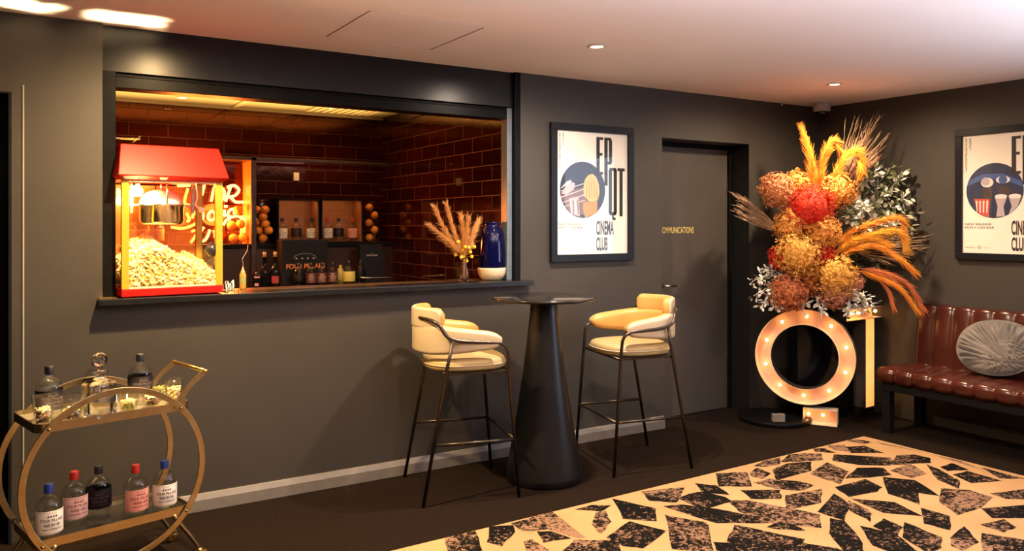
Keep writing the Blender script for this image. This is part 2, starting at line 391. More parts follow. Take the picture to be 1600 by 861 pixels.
# counter / sill
b = MB(); b.box(0.352, 2.84, WA-.072, WA+.12, 1.082, 1.115)
sill = tag(b.build('serving_counter', M_sill, None, 0.004), 'long black serving counter ledge running under the bar opening', 'counter')
b = MB(); b.box(X0+.02, BBX-.01, WA+.121, 4.64, 1.082, 1.1155); b.build('counter_inner_board', M_counter, sill, 0.003)
b = MB(); b.box(0.36, 0.437, WA-.03, WA+.02, 1.1152, 1.118); b.build('brass_edge_strip', M_gold, sill)
# back bench with sink tap
b = MB(); b.box(BXL+.03, BBX-.03, 5.95, BBY-.03, 0.96, 1.0); bench_b = tag(b.build('back_bench', M_sill, None, 0.004), 'dark worktop along the tiled back wall of the bar', 'worktop')
b = MB(); b.box(BXL+.03, BBX-.03, 6.0, BBY-.03, 0.0, 0.959); b.build('cabinet_front', M_void, bench_b)
# shelf unit frame
SY = 6.24; DVX = 1.555; SZ = 1.322
M_rail = noisy('bronze_rail', (0.05,0.035,0.035), (0.08,0.055,0.05), 20, 0.3, metal=0.5)
su = thing('wall_shelf_unit', 'dark framed recessed shelf unit against the tiled back wall, holding display boxes', 'shelf', (1.5, SY, 1.0))
def loc(mb, name, mat, par, bevel=0, subd=0):
    """build with world coordinates under an Empty"""
    L = par.location; mb.v = [(v[0]-L.x, v[1]-L.y, v[2]-L.z) for v in mb.v]
    return mb.build(name, mat, par, bevel, subd)
b = MB(); b.box(BXL, BBX, SY, BBY, SZ-.03, SZ); loc(b, 'shelf_board', M_black, su, .002)
b = MB(); b.box(BXL, BBX, SY+.02, SY+.05, 1.0, SZ-.03); loc(b, 'backboard', noisy('splash_dark', (0.03,0.012,0.008), (0.04,0.016,0.01), 5, 0.3), su)
b = MB(); b.box(DVX-.006, DVX+.03, SY-.01, BBY, 1.0, 1.99); loc(b, 'divider', M_rail, su, .002)
b = MB(); b.box(BXL, BBX, SY-.01, SY+.02, 1.96, 1.985); b.box(0.2, DVX, SY+.02, BBY, 1.963, 1.978); loc(b, 'top_rail', M_rail, su, .002)
b = MB(); b.box(DVX-.010, DVX-.0065, SY, BBY-.002, SZ, 1.96)
loc(b, 'side_panel', noisy('orange_wood', (0.55,0.16,0.04), (0.62,0.20,0.05), 6, 0.3, stretch=(1,1,6)), su)
# socket on tiles
c = at(463, 276, Y=BBY-.004)
b = MB(); b.box(c.x-.022, c.x+.022, BBY-.010, BBY, c.z-.033, c.z+.033, 0); b.box(c.x-.012, c.x+.012, BBY-.013, BBY-.010, c.z-.012, c.z+.012, 0)
tag(b.build('wall_switch', M_white, None, .002), 'small white switch plate on the dark tiled back wall', 'switch')
c0 = at(181, 217, Y=5.9); c1 = at(218, 217.5, Y=5.9)
b = MB(); b.tube([c0-Vector((.3,0,0)), c1], .006, 8); b.tube([c1, c1+Vector((0,0,.02))], .004, 8); b.tube([c0-Vector((.3,0,0)), (c0.x-.3, BBY, c0.z)], .006, 8)
b.tube([c1-Vector((.02,0,0)), (c1.x-.02, BBY, c1.z)], .006, 8)
tag(b.build('hanging_rail', M_steel), 'thin steel hanging rail high in the bar, above the popcorn machine', 'rail')
# tap at back bench
t0 = at(556, 442, Y=6.05); t1 = at(606, 438.5, Y=6.05)
b = MB(); b.tube(spline([(t0.x, 6.3, 1.0), (t0.x, 6.3, 1.055), (t0.x+.01, 6.12, 1.06), (t0.x+.04, 5.99, 1.052), (t1.x+.02, 5.98, 1.045)], 6), .007, 8)
tag(b.build('sink_tap', M_steel), 'slim chrome tap lying low over the back bench, beside the black bag', 'tap')

# ------------------------------------------------------------------ downlights
M_lens = emis('lamp_glow', (1.0, 0.85, 0.62), 14)
M_ring = principled('lamp_trim', (0.55,0.48,0.42), 0.4)
dn = []
for i, (x, y, pw, colr) in enumerate(DOWN):
    lab = {1:'glowing round downlight in the ceiling, nearer one over the bar table', 2:'glowing round downlight in the ceiling, farther one before the corner'}.get(i, 'round ceiling downlight out of the picture towards the viewer')
    t = thing('downlight', lab, 'ceiling light', (x, y, CEIL), 0, 'ceiling downlights')
    b = MB(); b.lathe([(.052,-.0005),(.052,-.006),(.040,-.008),(.034,-.002),(.034,0)], 32); b.build('trim_ring', M_ring, t)
    b = MB(); b.lathe([(0,-.0045),(.033,-.003),(.033,-.001)], 24); b.build('lens', M_lens, t)
    lamp('downlight_lamp', 'SPOT', (x, y, CEIL-.02), pw, colr, spot_size=math.radians(177), spot_blend=1.0, shadow_soft_size=0.035)
for k, (px, py) in enumerate(((285,152),(512,167))):
    c = at(px, py, z=BC)
    t = thing('bar_downlight', ('left','right')[k]+' small glowing downlight in the ceiling inside the bar', 'ceiling light', (c.x, c.y, BC), 0, 'downlights inside the bar')
    b = MB(); b.lathe([(.045,-.0005),(.045,-.006),(.034,-.008),(.030,-.002)], 28); b.build('trim_ring', M_ring, t)
    b = MB(); b.lathe([(0,-.0045),(.030,-.003),(.030,-.001)], 24); b.build('lens', M_lens, t)
    lamp('bar_lamp', 'SPOT', (c.x, c.y, BC-.02), 18, (1.0,0.50,0.16), spot_size=math.radians(140), spot_blend=0.7, shadow_soft_size=0.03)
c = at(300, 100, Y=5.2); 
lamp('bar_ceiling_fill', 'AREA', (1.2, 5.85, 2.10), 27, (1.0,0.60,0.17), rot=(PI,0,0), shape='RECTANGLE', size=2.6, size_y=.9, spread=math.radians(110))  # unseen fill light added below the bar ceiling to brighten it

# ------------------------------------------------------------------ dome camera in the corner
c = at(1284, 161, z=CEIL)
t = thing('security_camera', 'small grey dome security camera under the ceiling in the corner', 'camera', (c.x, c.y, CEIL))
b = MB(); b.lathe([(0,0),(.066,0),(.068,-.01),(.066,-.062),(.052,-.070),(0,-.070)], 32); b.build('housing', principled('camera_grey', (0.36,0.37,0.42), 0.35), t)
b = MB(); b.lathe([(.048*math.cos(a), -.070-.042*math.sin(a)) for a in [PI/2*i/8 for i in range(9)]], 24); b.build('dome', principled('camera_dome', (0.01,0.01,0.012), 0.06), t)
c = at(1223, 163.5, Y=WA-.01)
b = MB(); b.ball((c.x, WA-.003, c.z), .008, 10); tag(b.build('wall_sensor', M_white), 'tiny white sensor dot on the wall just below the ceiling', 'sensor')

# ------------------------------------------------------------------ posters
def blob(cx, cz, pts, k=5): return [(cx+x, cz+z) for x, z in pts]
def poly2(mb, pts, y, mi): mb.add([(x, y, z) for x, z in pts], [tuple(range(len(pts)))], mi)
def clipc(pts, cx, cz, R):
    out = []
    for x, z in pts:
        d = math.hypot(x-cx, z-cz)
        out.append((x, z) if d <= R else (cx+(x-cx)*R/d, cz+(z-cz)*R/d))
    return out
def poster(loc_, rz, label, kind):
    Wd, H = .70, .922; fw = .048
    t = thing('framed_poster', label, 'poster', loc_, rz, 'framed film club posters')
    b = MB(); d = .030
    b.box(0, Wd, 0, d, 0, fw); b.box(0, Wd, 0, d, H-fw, H); b.box(0, fw, 0, d, fw, H-fw); b.box(Wd-fw, Wd, 0, d, fw, H-fw)
    b.build('frame', M_frame, t, .002)
    b = MB(); b.box(fw, Wd-fw, d-.014, d-.001, fw, H-fw); pr = b.build('print', M_paper, t)
    w_ = Wd-2*fw; h_ = H-2*fw; y = d-.0146
    U = lambda u: fw+u*w_
    V = lambda v: H-fw-v*h_
    cx, cz, R = U(.36), V(.475), .315*w_
    b = MB(); n = 64
    ppts = [(cx+R*math.cos(2*PI*i/n), cz+R*math.sin(2*PI*i/n)) for i in range(n)]
    poly2(b, ppts, y, 0)
    S = R
    C = lambda pts: clipc([(cx+x*S, cz+z*S) for x, z in pts], cx, cz, R*.995)
    if kind == 0:
        poly2(b, C([(-.97,-.22),(-.3,.02),(.35,.18),(.35,-1.1),(-.9,-1.1)]), y-.0002, 1)     # lit ledge
        hood = [(.05,-.22),(.02,.05),(.08,.35),(.22,.52),(.42,.58),(.60,.46),(.72,.2),(.74,-.1),(.66,-.35),(.5,-.42),(.28,-.40)]
        poly2(b, C(hood), y-.0004, 2)
        poly2(b, C([(.02,-.42),(.66,-.40),(.62,-.75),(.50,-.92),(.1,-.98),(.0,-.7)]), y-.0004, 3)
        for k in range(5):
            x = .14+.1*k; poly2(b, C([(x,.42-.06*abs(k-2)),(x+.03,.40-.06*abs(k-2)),(x+.05+.02*k,-.3),(x+.02*k,-.28)]), y-.0006, 3)
        poly2(b, C([(-.62,-.30),(-.2,-.24),(-.14,-.95),(-.58,-.97)]), y-.0005, 4)            # glass tumbler
        for k in range(4): poly2(b, C([(-.56+.1*k,-.38),(-.51+.1*k,-.37),(-.49+.1*k,-.85),(-.53+.1*k,-.85)]), y-.0007, 1 if k%2 else 5)
        poly2(b, C([(-.95,-.15),(-.6,.30),(-.35,.22),(-.4,.0),(-.72,-.18)]), y-.0005, 4)      # splash
        poly2(b, C([(-.98,.02),(-.7,.28),(-.5,.34),(-.6,.2)]), y-.0007, 5)
        for k in range(4): poly2(b, C([(-.96,-.05-.22*k),(.1,.25-.2*k),(.1,.23-.2*k),(-.96,-.075-.22*k)]), y-.0003, 5)
        mats = [principled('print_navy',(0.018,0.022,0.05),.6), principled('print_brown',(0.16,0.10,0.10),.6), principled('print_ochre',(0.62,0.42,0.16),.6),
                principled('print_ochre_dark',(0.40,0.22,0.05),.6), principled('print_lilac',(0.42,0.36,0.40),.6), principled('print_pale',(0.7,0.66,0.66),.6)]
    else:
        poly2(b, C([(-1,.45),(-.4,.62),(.3,.6),(1,.3),(1,.1),(.3,.4),(-.4,.42),(-1,.2)]), y-.0002, 1)
        def disc(x, z, r, mi, yy, sq=1.0): poly2(b, C([(x+r*math.cos(2*PI*i/28), z+r*sq*math.sin(2*PI*i/28)) for i in range(28)]), yy, mi)
        disc(-.25,.30,.22,5,y-.0004,.8); disc(-.30,.34,.15,4,y-.0006); disc(.30,.38,.24,5,y-.0004,.55); disc(.30,.38,.15,1,y-.0006)
        poly2(b, C([(-.42,.1),(-.05,.1),(-.10,-.6),(-.4,-.6)]), y-.0005, 6)
        poly2(b, C([(-.72,-.28),(-.15,-.30),(-.2,-1),(-.66,-1)]), y-.0006, 3)
        for k in range(4): poly2(b, C([(-.66+.13*k,-.36),(-.60+.13*k,-.36),(-.60+.12*k,-.8),(-.64+.12*k,-.8)]), y-.0008, 5)
        for x in (.02,.50):
            poly2(b, C([(x,-.25),(x+.42,-.25),(x+.30,-.58),(x+.36,-.95),(x+.05,-.95),(x+.1,-.58)]), y-.0007, 4)
            disc(x+.21,-.22,.21,5,y-.0008,.4)
        poly2(b, C([(.12,.15),(.55,.12),(.5,-.2),(.15,-.2)]), y-.0004, 6)
        mats = [principled('print_midnight',(0.012,0.02,0.07),.6), principled('print_blue',(0.04,0.09,0.28),.6), principled('print_ochre',(0.62,0.42,0.16),.6),
                principled('print_red',(0.50,0.06,0.04),.6), principled('print_lilac',(0.42,0.36,0.40),.6), principled('print_pale',(0.7,0.66,0.66),.6), principled('print_umber',(0.05,0.03,0.03),.6)]
    b.build('picture', mats, pr)
    b = MB(); yy = y-.0009
    def bar(u0, u1, v0, v1): b.add([(U(u0),yy,V(v1)),(U(u1),yy,V(v1)),(U(u1),yy,V(v0)),(U(u0),yy,V(v0))], [(0,1,2,3)])
    sw_ = .048
    bar(.548,.548+sw_,.035,.345); bar(.548+sw_,.645,.035,.058); bar(.548+sw_,.635,.165,.188); bar(.548+sw_,.645,.322,.345)          # E
    bar(.662,.662+sw_,.035,.435); bar(.775-sw_,.775,.052,.245); bar(.662+sw_,.762,.035,.058); bar(.662+sw_,.762,.235,.258)          # P
    bar(.725,.725+sw_,.30,.665); bar(.845-sw_,.845,.30,.665); bar(.737,.833,.285,.310); bar(.737,.833,.655,.680); bar(.772,.800,.665,.715); bar(.790,.825,.700,.722)  # Q
    bar(.852,.960,.285,.310); bar(.906-sw_*.5,.906+sw_*.5,.31,.69)                                                           # T
    text_rect(b, 'CINEMA', U(.545), U(.80), V(.845), V(.725), yy, bold=.03); text_rect(b, 'CLUB', U(.545), U(.71), V(.975), V(.862), yy, bold=.03)
    text_rect(b, 'NEW RELEASE', U(.03), U(.33), V(.765), V(.747), yy); text_rect(b, 'FILM + GIN BAR', U(.03), U(.36), V(.793), V(.775), yy)
    text_rect(b, '#EPQT', U(.075), U(.10), V(.125), V(.02), yy, rot=1); text_rect(b, '#FOURPILLARSGIN', U(.03), U(.055), V(.30), V(.02), yy, rot=1)
    text_rect(b, 'FOUR PILLARS', U(.03), U(.14), V(.958), V(.949), yy); text_rect(b, 'QT HOTELS', U(.24), U(.31), V(.957), V(.950), yy)
    b.lathe([(.010,0),(.0075,0)], 20, M=Matrix.Translation((U(.195), yy, V(.953))) @ Matrix.Rotation(PI/2,4,'X'))
    b.build('lettering', M_ink, pr)
    b = MB(); b.box(fw-.002, Wd-fw+.002, d-.022, d-.020, fw-.002, H-fw+.002); b.build('glazing', pane('picture_glass', (1,1,1), 0.03), t)
    return t
poster((3.003, WA-.032, 1.224), 0, 'black framed film club poster with yellow hooded shape, left of the grey door', 0)
poster((WB-.032, 3.21, 1.224), -PI/2, 'black framed film club poster with blue picture, above the leather bench', 1)
# ------------------------------------------------------------------ rug with shard pattern
M_rug = noisy('cream_rug', (0.37,0.215,0.092), (0.47,0.285,0.13), 2.2, 0.95, 0.5, 260)
def shard_mat(name, lo, hi):
    m = principled(name, (0.01,0.008,0.007), 1.0, 0, **{'Specular IOR Level':0.1}); nt, N, L, b = nodes(m)
    tc = N.new('ShaderNodeTexCoord'); n = N.new('ShaderNodeTexNoise'); n.inputs['Scale'].default_value = 48; n.inputs['Detail'].default_value = 6; n.inputs['Roughness'].default_value = 0.78
    n3 = N.new('ShaderNodeTexNoise'); n3.inputs['Scale'].default_value = 3.2; n3.inputs['Detail'].default_value = 2
    L.new(tc.outputs['Object'], n.inputs['Vector']); L.new(tc.outputs['Object'], n3.inputs['Vector'])
    ma = N.new('ShaderNodeMath'); ma.operation = 'MULTIPLY_ADD'; ma.inputs[1].default_value = 0.40; L.new(n3.outputs['Fac'], ma.inputs[0]); L.new(n.outputs['Fac'], ma.inputs[2])
    r = N.new('ShaderNodeValToRGB'); e = r.color_ramp.elements
    e[0].position = lo; e[0].color = (0.0035,0.0028,0.0025,1); e[1].position = hi; e[1].color = (0.23,0.135,0.085,1)
    L.new(ma.outputs[0], r.inputs['Fac']); L.new(r.outputs['Color'], b.inputs['Base Color']); return m
M_sh1 = shard_mat('shard_dark', 0.765, 0.79); M_sh2 = shard_mat('shard_worn', 0.72, 0.74); M_sh3 = shard_mat('shard_faint', 0.64, 0.66)
Z8 = [([(720,28),(800,32),(840,42),(800,48),(725,38)],0),([(700,65),(800,60),(895,95),(740,95)],0),([(620,60),(700,55),(735,92),(650,80)],2),([(548,75),(600,72),(655,95),(560,90)],0),
([(385,140),(430,105),(500,98),(580,100),(590,130),(480,138)],0),([(250,160),(300,135),(380,120),(375,155),(290,165)],1),([(660,105),(925,120),(920,158),(780,155),(655,135)],0),
([(930,155),(970,108),(1050,105),(1120,120),(1130,145),(1030,150)],0),([(350,180),(420,150),(530,142),(530,185),(370,230)],0),([(535,200),(615,145),(720,190),(680,250),(600,225)],1),
([(715,222),(770,172),(890,172),(930,205),(830,218)],0),([(65,200),(210,195),(232,262),(80,262)],0),([(230,195),(265,172),(330,198),(290,225),(245,215)],0),
([(250,245),(330,225),(480,240),(545,258),(480,285),(360,275)],1),([(935,185),(1030,152),(1110,200),(1040,222)],1),([(665,268),(805,230),(885,270),(860,290),(730,315)],0),
([(905,222),(1050,235),(1165,310),(1070,295),(1075,350),(930,300)],0),([(1115,155),(1180,180),(1240,215),(1275,235),(1272,275),(1170,230)],1),([(1185,165),(1240,148),(1320,180),(1220,185)],0),
([(1250,205),(1320,188),(1480,235),(1340,245)],0),([(410,310),(585,278),(583,345),(410,385)],1),([(190,285),(375,283),(378,325),(240,325)],0),([(-40,250),(60,260),(120,305),(60,300),(-10,285)],0),
([(-130,322),(-30,295),(0,292),(100,318),(130,340),(20,370),(-40,360)],0),([(130,340),(220,335),(570,405),(575,470),(300,445),(180,390)],1),([(-190,365),(-100,358),(60,378),(220,410),(280,445),(60,445),(-80,400)],0),
([(575,390),(650,305),(730,360),(700,430)],0),([(745,328),(950,345),(1080,410),(900,395)],0),([(725,335),(800,370),(840,400),(830,440),(730,385)],1),
([(1190,275),(1330,285),(1440,320),(1380,370),(1270,405),(1185,345)],1),([(1090,375),(1225,415),(1225,480),(1105,450)],0),([(1400,375),(1700,350),(1700,420),(1450,420)],0),
([(850,465),(900,428),(990,470),(960,515)],0),([(635,430),(700,440),(770,520),(800,600),(700,585),(632,500)],0),([(790,468),(960,510),(1060,590),(960,600),(850,560)],0),
([(1010,450),(1180,520),(1180,570),(1120,600),(1000,520)],0),([(1235,525),(1300,470),(1370,545),(1290,585),(1240,560)],0),([(320,468),(370,448),(440,455),(500,485),(380,480)],0),
([(165,462),(490,530),(470,590),(320,585),(130,540)],0),([(55,545),(200,550),(330,600),(80,600)],0),([(490,548),(660,575),(760,620),(490,620)],1),([(-190,410),(0,445),(20,460),(50,600),(-155,575)],1),
([(1395,500),(1620,540),(1640,620),(1400,620)],1),([(1385,455),(1500,430),(1560,470),(1500,495)],1),([(1440,300),(1600,280),(1700,290),(1700,330),(1520,325)],0),([(1390,170),(1500,200),(1560,215),(1620,225),(1480,222)],1),
([(860,40),(960,60),(1100,95),(1010,75),(900,55)],2),([(1130,100),(1300,130),(1420,190),(1260,140)],2)]
Z7 = [([(310,525),(455,490),(495,600),(325,600)],1),([(530,470),(640,462),(650,495),(590,560),(520,540)],0),([(640,450),(840,395),(1000,520),(960,520),(820,480),(700,490)],2),
([(770,492),(840,492),(930,525),(800,545)],0),([(700,545),(740,530),(850,600),(710,600)],1),([(960,380),(1040,358),(1130,360),(1080,390)],0),([(1060,400),(1110,390),(1135,440),(1080,500),(1040,450)],1),
([(1150,330),(1350,375),(1355,435),(1200,425)],0),([(1120,520),(1230,445),(1400,490),(1290,572),(1200,560)],0),([(880,610),(960,535),(1165,540),(1175,620)],0),([(1290,290),(1500,270),(1460,345),(1330,335)],1)]
shards = [([at(1100+x/3.2, 680+y/3.2, z=0) for x, y in p], k) for p, k in Z8]+[([at(600+x/3.2, 680+y/3.2, z=0) for x, y in p], k) for p, k in Z7]
rc = at(1350, 683.5, z=0); rl = at(622, 861, z=0)
dirl = (rc-rl).normalized()
RN = Vector((dirl.y, -dirl.x, 0))    # towards the room
left_end = rc-dirl*5.0
corner2 = Vector((rc.x+.02, -1.2, 0))
rugp = [rc, corner2, Vector((left_end.x, -1.2, 0)), left_end]
b = MB(); vs = [(p.x, p.y, z) for z in (0.0, 0.008) for p in rugp]
b.add(vs, [(0,1,2,3),(7,6,5,4)]+[(i,(i+1)%4,(i+1)%4+4,i+4) for i in range(4)], 0)
def inpoly(x, y, P):
    c = False
    for i in range(len(P)):
        a, q = P[i], P[i-1]
        if (a.y > y) != (q.y > y) and x < (q.x-a.x)*(y-a.y)/(q.y-a.y)+a.x: c = not c
    return c
random.seed(11)
zz = 0.0084
for P, k in shards:
    cen = sum(P, Vector())/len(P)
    for p in P:      # keep on the rug
        q_ = cen+(p-cen)*(1.09 if k == 0 else 1.05); p.x = min(q_.x, rc.x-.015); p.y = q_.y
    # slightly irregular edges
    Q = []
    for i in range(len(P)):
        a, q = P[i], P[(i+1)%len(P)]
        Q.append(a)
        for t in (.33,.66):
            m = a.lerp(q, t); Q.append(Vector((m.x+random.uniform(-.006,.006), m.y+random.uniform(-.006,.006), 0)))
    zz += 0.00001
    b.add([(p.x, p.y, zz) for p in Q], [tuple(range(len(Q)))], 1+k)
# the rest of the rug, out of the picture
for ix in range(26):
    for iy in range(26):
        x = .3+ix*.20+random.uniform(-.04,.04); y = -1.1+iy*.20+random.uniform(-.04,.04)
        cx = RX*x+RY*y; cd = FX*x+FY*y
        if cd > .3:
            px = 800+cx/cd*FPX; py = HOR+CAM_H/cd*FPX
            if py < 905 and px < 1640: continue
        if x > rc.x-.15: continue
        v = Vector((x, y, 0))-rc
        if v.dot(RN) < .16: continue
        n = random.choice((4,4,5)); a0 = random.random()*6
        b.add([(x+.095*math.cos(a0-2*PI*k/n)*random.uniform(.7,1.15), y+.095*math.sin(a0-2*PI*k/n)*random.uniform(.6,1.1), .0085) for k in range(n)], [tuple(range(n))], random.choice((1,1,2)))
tag(b.build('area_rug', [M_rug, M_sh1, M_sh2, M_sh3]), 'cream rug with distressed black shard pattern lying on the dark carpet', 'rug')

# ------------------------------------------------------------------ high table
tc_ = at(842, 462, d=4.72); TX, TY = 2.625, 3.865
t = thing('bar_table', 'tall black round bar table with a cone base between two stools', 'table', (TX, TY, 0))
b = MB(); b.lathe([(0,1.035),(.285,1.035),(.300,1.041),(.302,1.050),(.296,1.054),(0,1.0545)], 72); b.build('tabletop', noisy('tabletop_black',(0.010,0.009,0.009),(0.015,0.014,0.013),10,0.18,0.02,120), t)
b = MB(); b.lathe([(0,1.036),(.070,1.036),(.078,1.02),(.083,.95),(.100,.80),(.125,.60),(.160,.38),(.198,.16),(.219,.045),(.224,.01),(.216,0),(0,0)], 64)
b.build('cone_base', noisy('cone_black',(0.004,0.004,0.005),(0.007,0.007,0.008),20,0.34,0.05,160), t)

# ------------------------------------------------------------------ bar stools (local: faces +x)
def rrect_path(w, h, r, n=5):
    pts = []
    for cx, cz, a in ((w/2-r,h/2-r,0),(-w/2+r,h/2-r,PI/2),(-w/2+r,-h/2+r,PI),(w/2-r,-h/2+r,1.5*PI)):
        for i in range(n+1): q = a+PI/2*i/n; pts.append((cx+r*math.cos(q), cz+r*math.sin(q)))
    return pts
def sweep_pad(mb, path, secs, zc, mi=0):
    """padded band: path = xy points, secs = (thickness, height) per point, zc = centre height per point"""
    n = len(path); rings = []
    for i in range(n):
        a = Vector(path[max(i-1,0)]); c = Vector(path[min(i+1,n-1)]); T = (c-a).normalized(); N_ = Vector((-T.y, T.x))
        th, h = secs[i]; r = min(th, h)*.49
        rings.append([(path[i][0]+N_.x*u, path[i][1]+N_.y*u, zc[i]+v) for u, v in rrect_path(th, h, r)])
    m = len(rings[0]); vs = [v for rr in rings for v in rr]; fs = []
    for i in range(n-1):
        for j in range(m): fs.append((i*m+j, i*m+(j+1)%m, (i+1)*m+(j+1)%m, (i+1)*m+j))
    fs.append(tuple(range(m-1,-1,-1))); fs.append(tuple((n-1)*m+j for j in range(m)))
    mb.add(vs, fs, mi, True)
def make_stool(label, loc_, rz, m_in, m_out):
    t = thing('bar_stool', label, 'bar stool', loc_, rz, 'curved leather bar stools by the high table')
    # seat cushion
    b = MB(); vs = []; R = []
    n = 40
    def outline(s, ox=0):
        P = []
        for i in range(n):
            a = 2*PI*i/n; c, s_ = math.cos(a), math.sin(a)
            k = 1/((abs(c)**2.8+abs(s_)**2.8)**(1/2.8))
            P.append((.225*s*k*c+.02+ox, .225*s*k*s_))
        return P
    levels = [(.0,.685),(.93,.685),(.985,.692),(1.0,.706),(1.0,.724),(.985,.737),(.94,.746),(.80,.753),(.4,.757),(0,.758)]
    for s, z in levels:
        for x, y in outline(max(s,.002)): vs.append((x, y, z))
    fs = [(i*n+j, i*n+(j+1)%n, (i+1)*n+(j+1)%n, (i+1)*n+j) for i in range(len(levels)-1) for j in range(n)]
    b.add(vs, fs, 0, True); seat = b.build('seat', M_seat, t)
    b = MB(); b.tube([(x, y, .715) for x, y in outline(1.006)], .0045, 6, closed=True); b.build('piping', m_out, seat)
    # wraparound back and arms
    K = 44; path = []; secs = []; zc = []
    for i in range(K+1):
        u = -1+2*i/K; a = u*1.0
        # U-shape: straight arms, round back
        s = u*2.0
        L = .60     # half length along the U
        q = u*(.14+.60)
        R_ = .225
        arc = R_*PI/2
        d = abs(u)*(arc+.17); sg = 1 if u >= 0 else -1
        if d < arc: th = d/R_; x = -R_*math.cos(th)+.0; y = sg*R_*math.sin(th)
        else: x = (d-arc); y = sg*(R_+.012*(d-arc)/.17)
        f = min(1, max(0, (d-arc*.45)/(arc*.55+.17)))
        e = min(1, (arc+.17-d)/.085)
        e = math.sqrt(max(0.03, 1-(1-e)**2))
        path.append((x, y)); secs.append((.074*(.45+.55*e), (.168-.082*f)*(.30+.70*e))); zc.append(.855-.006*f)
    b = MB(); sweep_pad(b, path, secs, zc)
    bk = b.build('backrest', m_in, t)
    # outer skin in the lighter leather
    b = MB(); po = []; 
    for i, (x, y) in enumerate(path):
        a = Vector(path[max(i-1,0)]); c = Vector(path[min(i+1,K)]); T = (c-a).normalized(); N_ = Vector((-T.y, T.x))
        sgn = 1 if N_.x*(x-.1)+N_.y*y > 0 else -1
        po.append((x+N_.x*sgn*.017, y+N_.y*sgn*.017))
    sweep_pad(b, po, [(s[0]*.62, s[1]*.97) for s in secs], zc)
    b.build('outer_shell', m_out, bk)
    # headrest
    b = MB(); path = []; secs = []; zc = []; H = 22
    for i in range(H+1):
        u = -1+2*i/H; th = u*.92; e = min(1, (1-abs(u))/.16); e = math.sqrt(max(.04, 1-(1-e)**2))
        path.append((-.240*math.cos(th)+.010, .240*math.sin(th)*.93)); secs.append((.060*(.6+.4*e), .115*(.45+.55*e))); zc.append(.967)
    sweep_pad(b, path, secs, zc); hr = b.build('headrest', m_in, t)
    b = MB(); po = [(x*1.09-.004, y*1.07) for x, y in path]
    sweep_pad(b, po, [(s[0]*.5, s[1]*.97) for s in secs], zc); b.build('headrest_shell', m_out, hr)
    # steel tube frame
    for sg in (1, -1):
        pts = [(-.248, sg*.100, .970), (-.200, sg*.195, .962), (-.165, sg*.236, .935), (-.13, sg*.262, .880), (-.05, sg*.268, .855), (.10, sg*.266, .842), (.165, sg*.262, .832), (.196, sg*.258, .800), (.205, sg*.254, .74), (.262, sg*.268, 0.004)]
        b = MB(); P = spline([Vector(p) for p in pts[:-1]], 6)+[Vector(pts[-1])]; b.tube(P, .0095, 10)
        b.build('front_leg', M_tube, t)
        b = MB(); b.tube([(-.10, sg*.266, .868), (-.135, sg*.252, .70), (-.262, sg*.268, .004)], .0095, 10); b.build('rear_leg', M_tube, t)
        b = MB(); b.tube([(.240, sg*.263, .315), (-.205, sg*.260, .315)], .0085, 10); b.build('footrest_rail', M_tube, t)
    b = MB(); b.tube([(.240, .262, .315), (.240, -.262, .315)], .0085, 10); b.build('footrest_rail', M_tube, t)
    b = MB(); b.box(-.14, .20, -.25, .25, .675, .684); b.tube([(-.133, -.25, .68), (-.133, .25, .68)], .008, 8); b.tube([(.213, -.255, .68), (.213, .255, .68)], .008, 8)
    b.build('seat_frame', M_tube, t)
    return t
make_stool('mustard and cream leather bar stool left of the black table, facing right', (2.135, 3.985, 0), math.radians(-14), M_yellow, M_cream)
make_stool('mustard and cream leather bar stool right of the black table, facing left', (3.285, 3.862, 0), math.radians(180-12), M_yellow, M_cream)

# ------------------------------------------------------------------ leather bench with channels, cushion
BY0, BY1 = 3.475, 1.10        # ends of the bench along the wall
t = thing('leather_bench', 'oxblood channel-tufted leather bench on dark legs against the right wall', 'bench', (5.45, (BY0+BY1)/2, 0))
cw = .1345; nch = int((BY0-BY1)/cw)
def channels(prof, y0, n_, w_, depth, sub=8):
    """profile of (x,z,nx,nz) swept along -y with padded channels"""
    vs = []; cols = n_*sub+1; m = len(prof)
    for c in range(cols):
        u = (c % sub)/sub; s = math.sqrt(max(0, 1-(2*u-1)**2)) if (c % sub) else 0.0
        off = -depth*(1-s)
        y = y0-w_*c/sub
        for (x, z, nx, nz) in prof: vs.append((x+nx*off, y, z+nz*off))
    fs = [(c*m+i, c*m+i+1, (c+1)*m+i+1, (c+1)*m+i) for c in range(cols-1) for i in range(m-1)]
    fs += [tuple(range(m)), tuple((cols-1)*m+i for i in range(m-1,-1,-1))]
    return vs, fs
def prof_from(pts):
    out = []
    for i, p in enumerate(pts):
        a = pts[max(i-1,0)]; c = pts[min(i+1,len(pts)-1)]; tx, tz = c[0]-a[0], c[1]-a[1]; l = math.hypot(tx, tz) or 1
        out.append((p[0], p[1], tz/l, -tx/l))
    return out
# seat: from rear bottom -> front -> over the roll -> back
sp = [(5.24,.352),(5.215,.357),(5.195,.375),(5.186,.40),(5.184,.425),(5.190,.447),(5.208,.461),(5.235,.468),(5.30,.470),(5.45,.468),(5.66,.462)]
pf = [(x, z, -tz, tx) for x, z, tz, tx in [(p[0], p[1], p[2], p[3]) for p in prof_from(sp)]]
pf = [(x, z, (-(nx)), (-(nz))) for x, z, nx, nz in prof_from(sp)]
vs, fs = channels(pf, BY0, nch, cw, .016)
b = MB(); b.add(vs, fs, 0, True); loc(b, 'seat', M_oxblood, t)
bp_ = [(5.645,.44),(5.652,.55),(5.672,.70),(5.690,.82),(5.698,.862),(5.712,.885),(5.732,.892),(5.750,.885),(5.758,.86),(5.758,.45)]
pf = [(x, z, -nx, -nz) for x, z, nx, nz in prof_from(bp_)]
vs, fs = channels(pf, BY0-.01, nch, cw, .016)
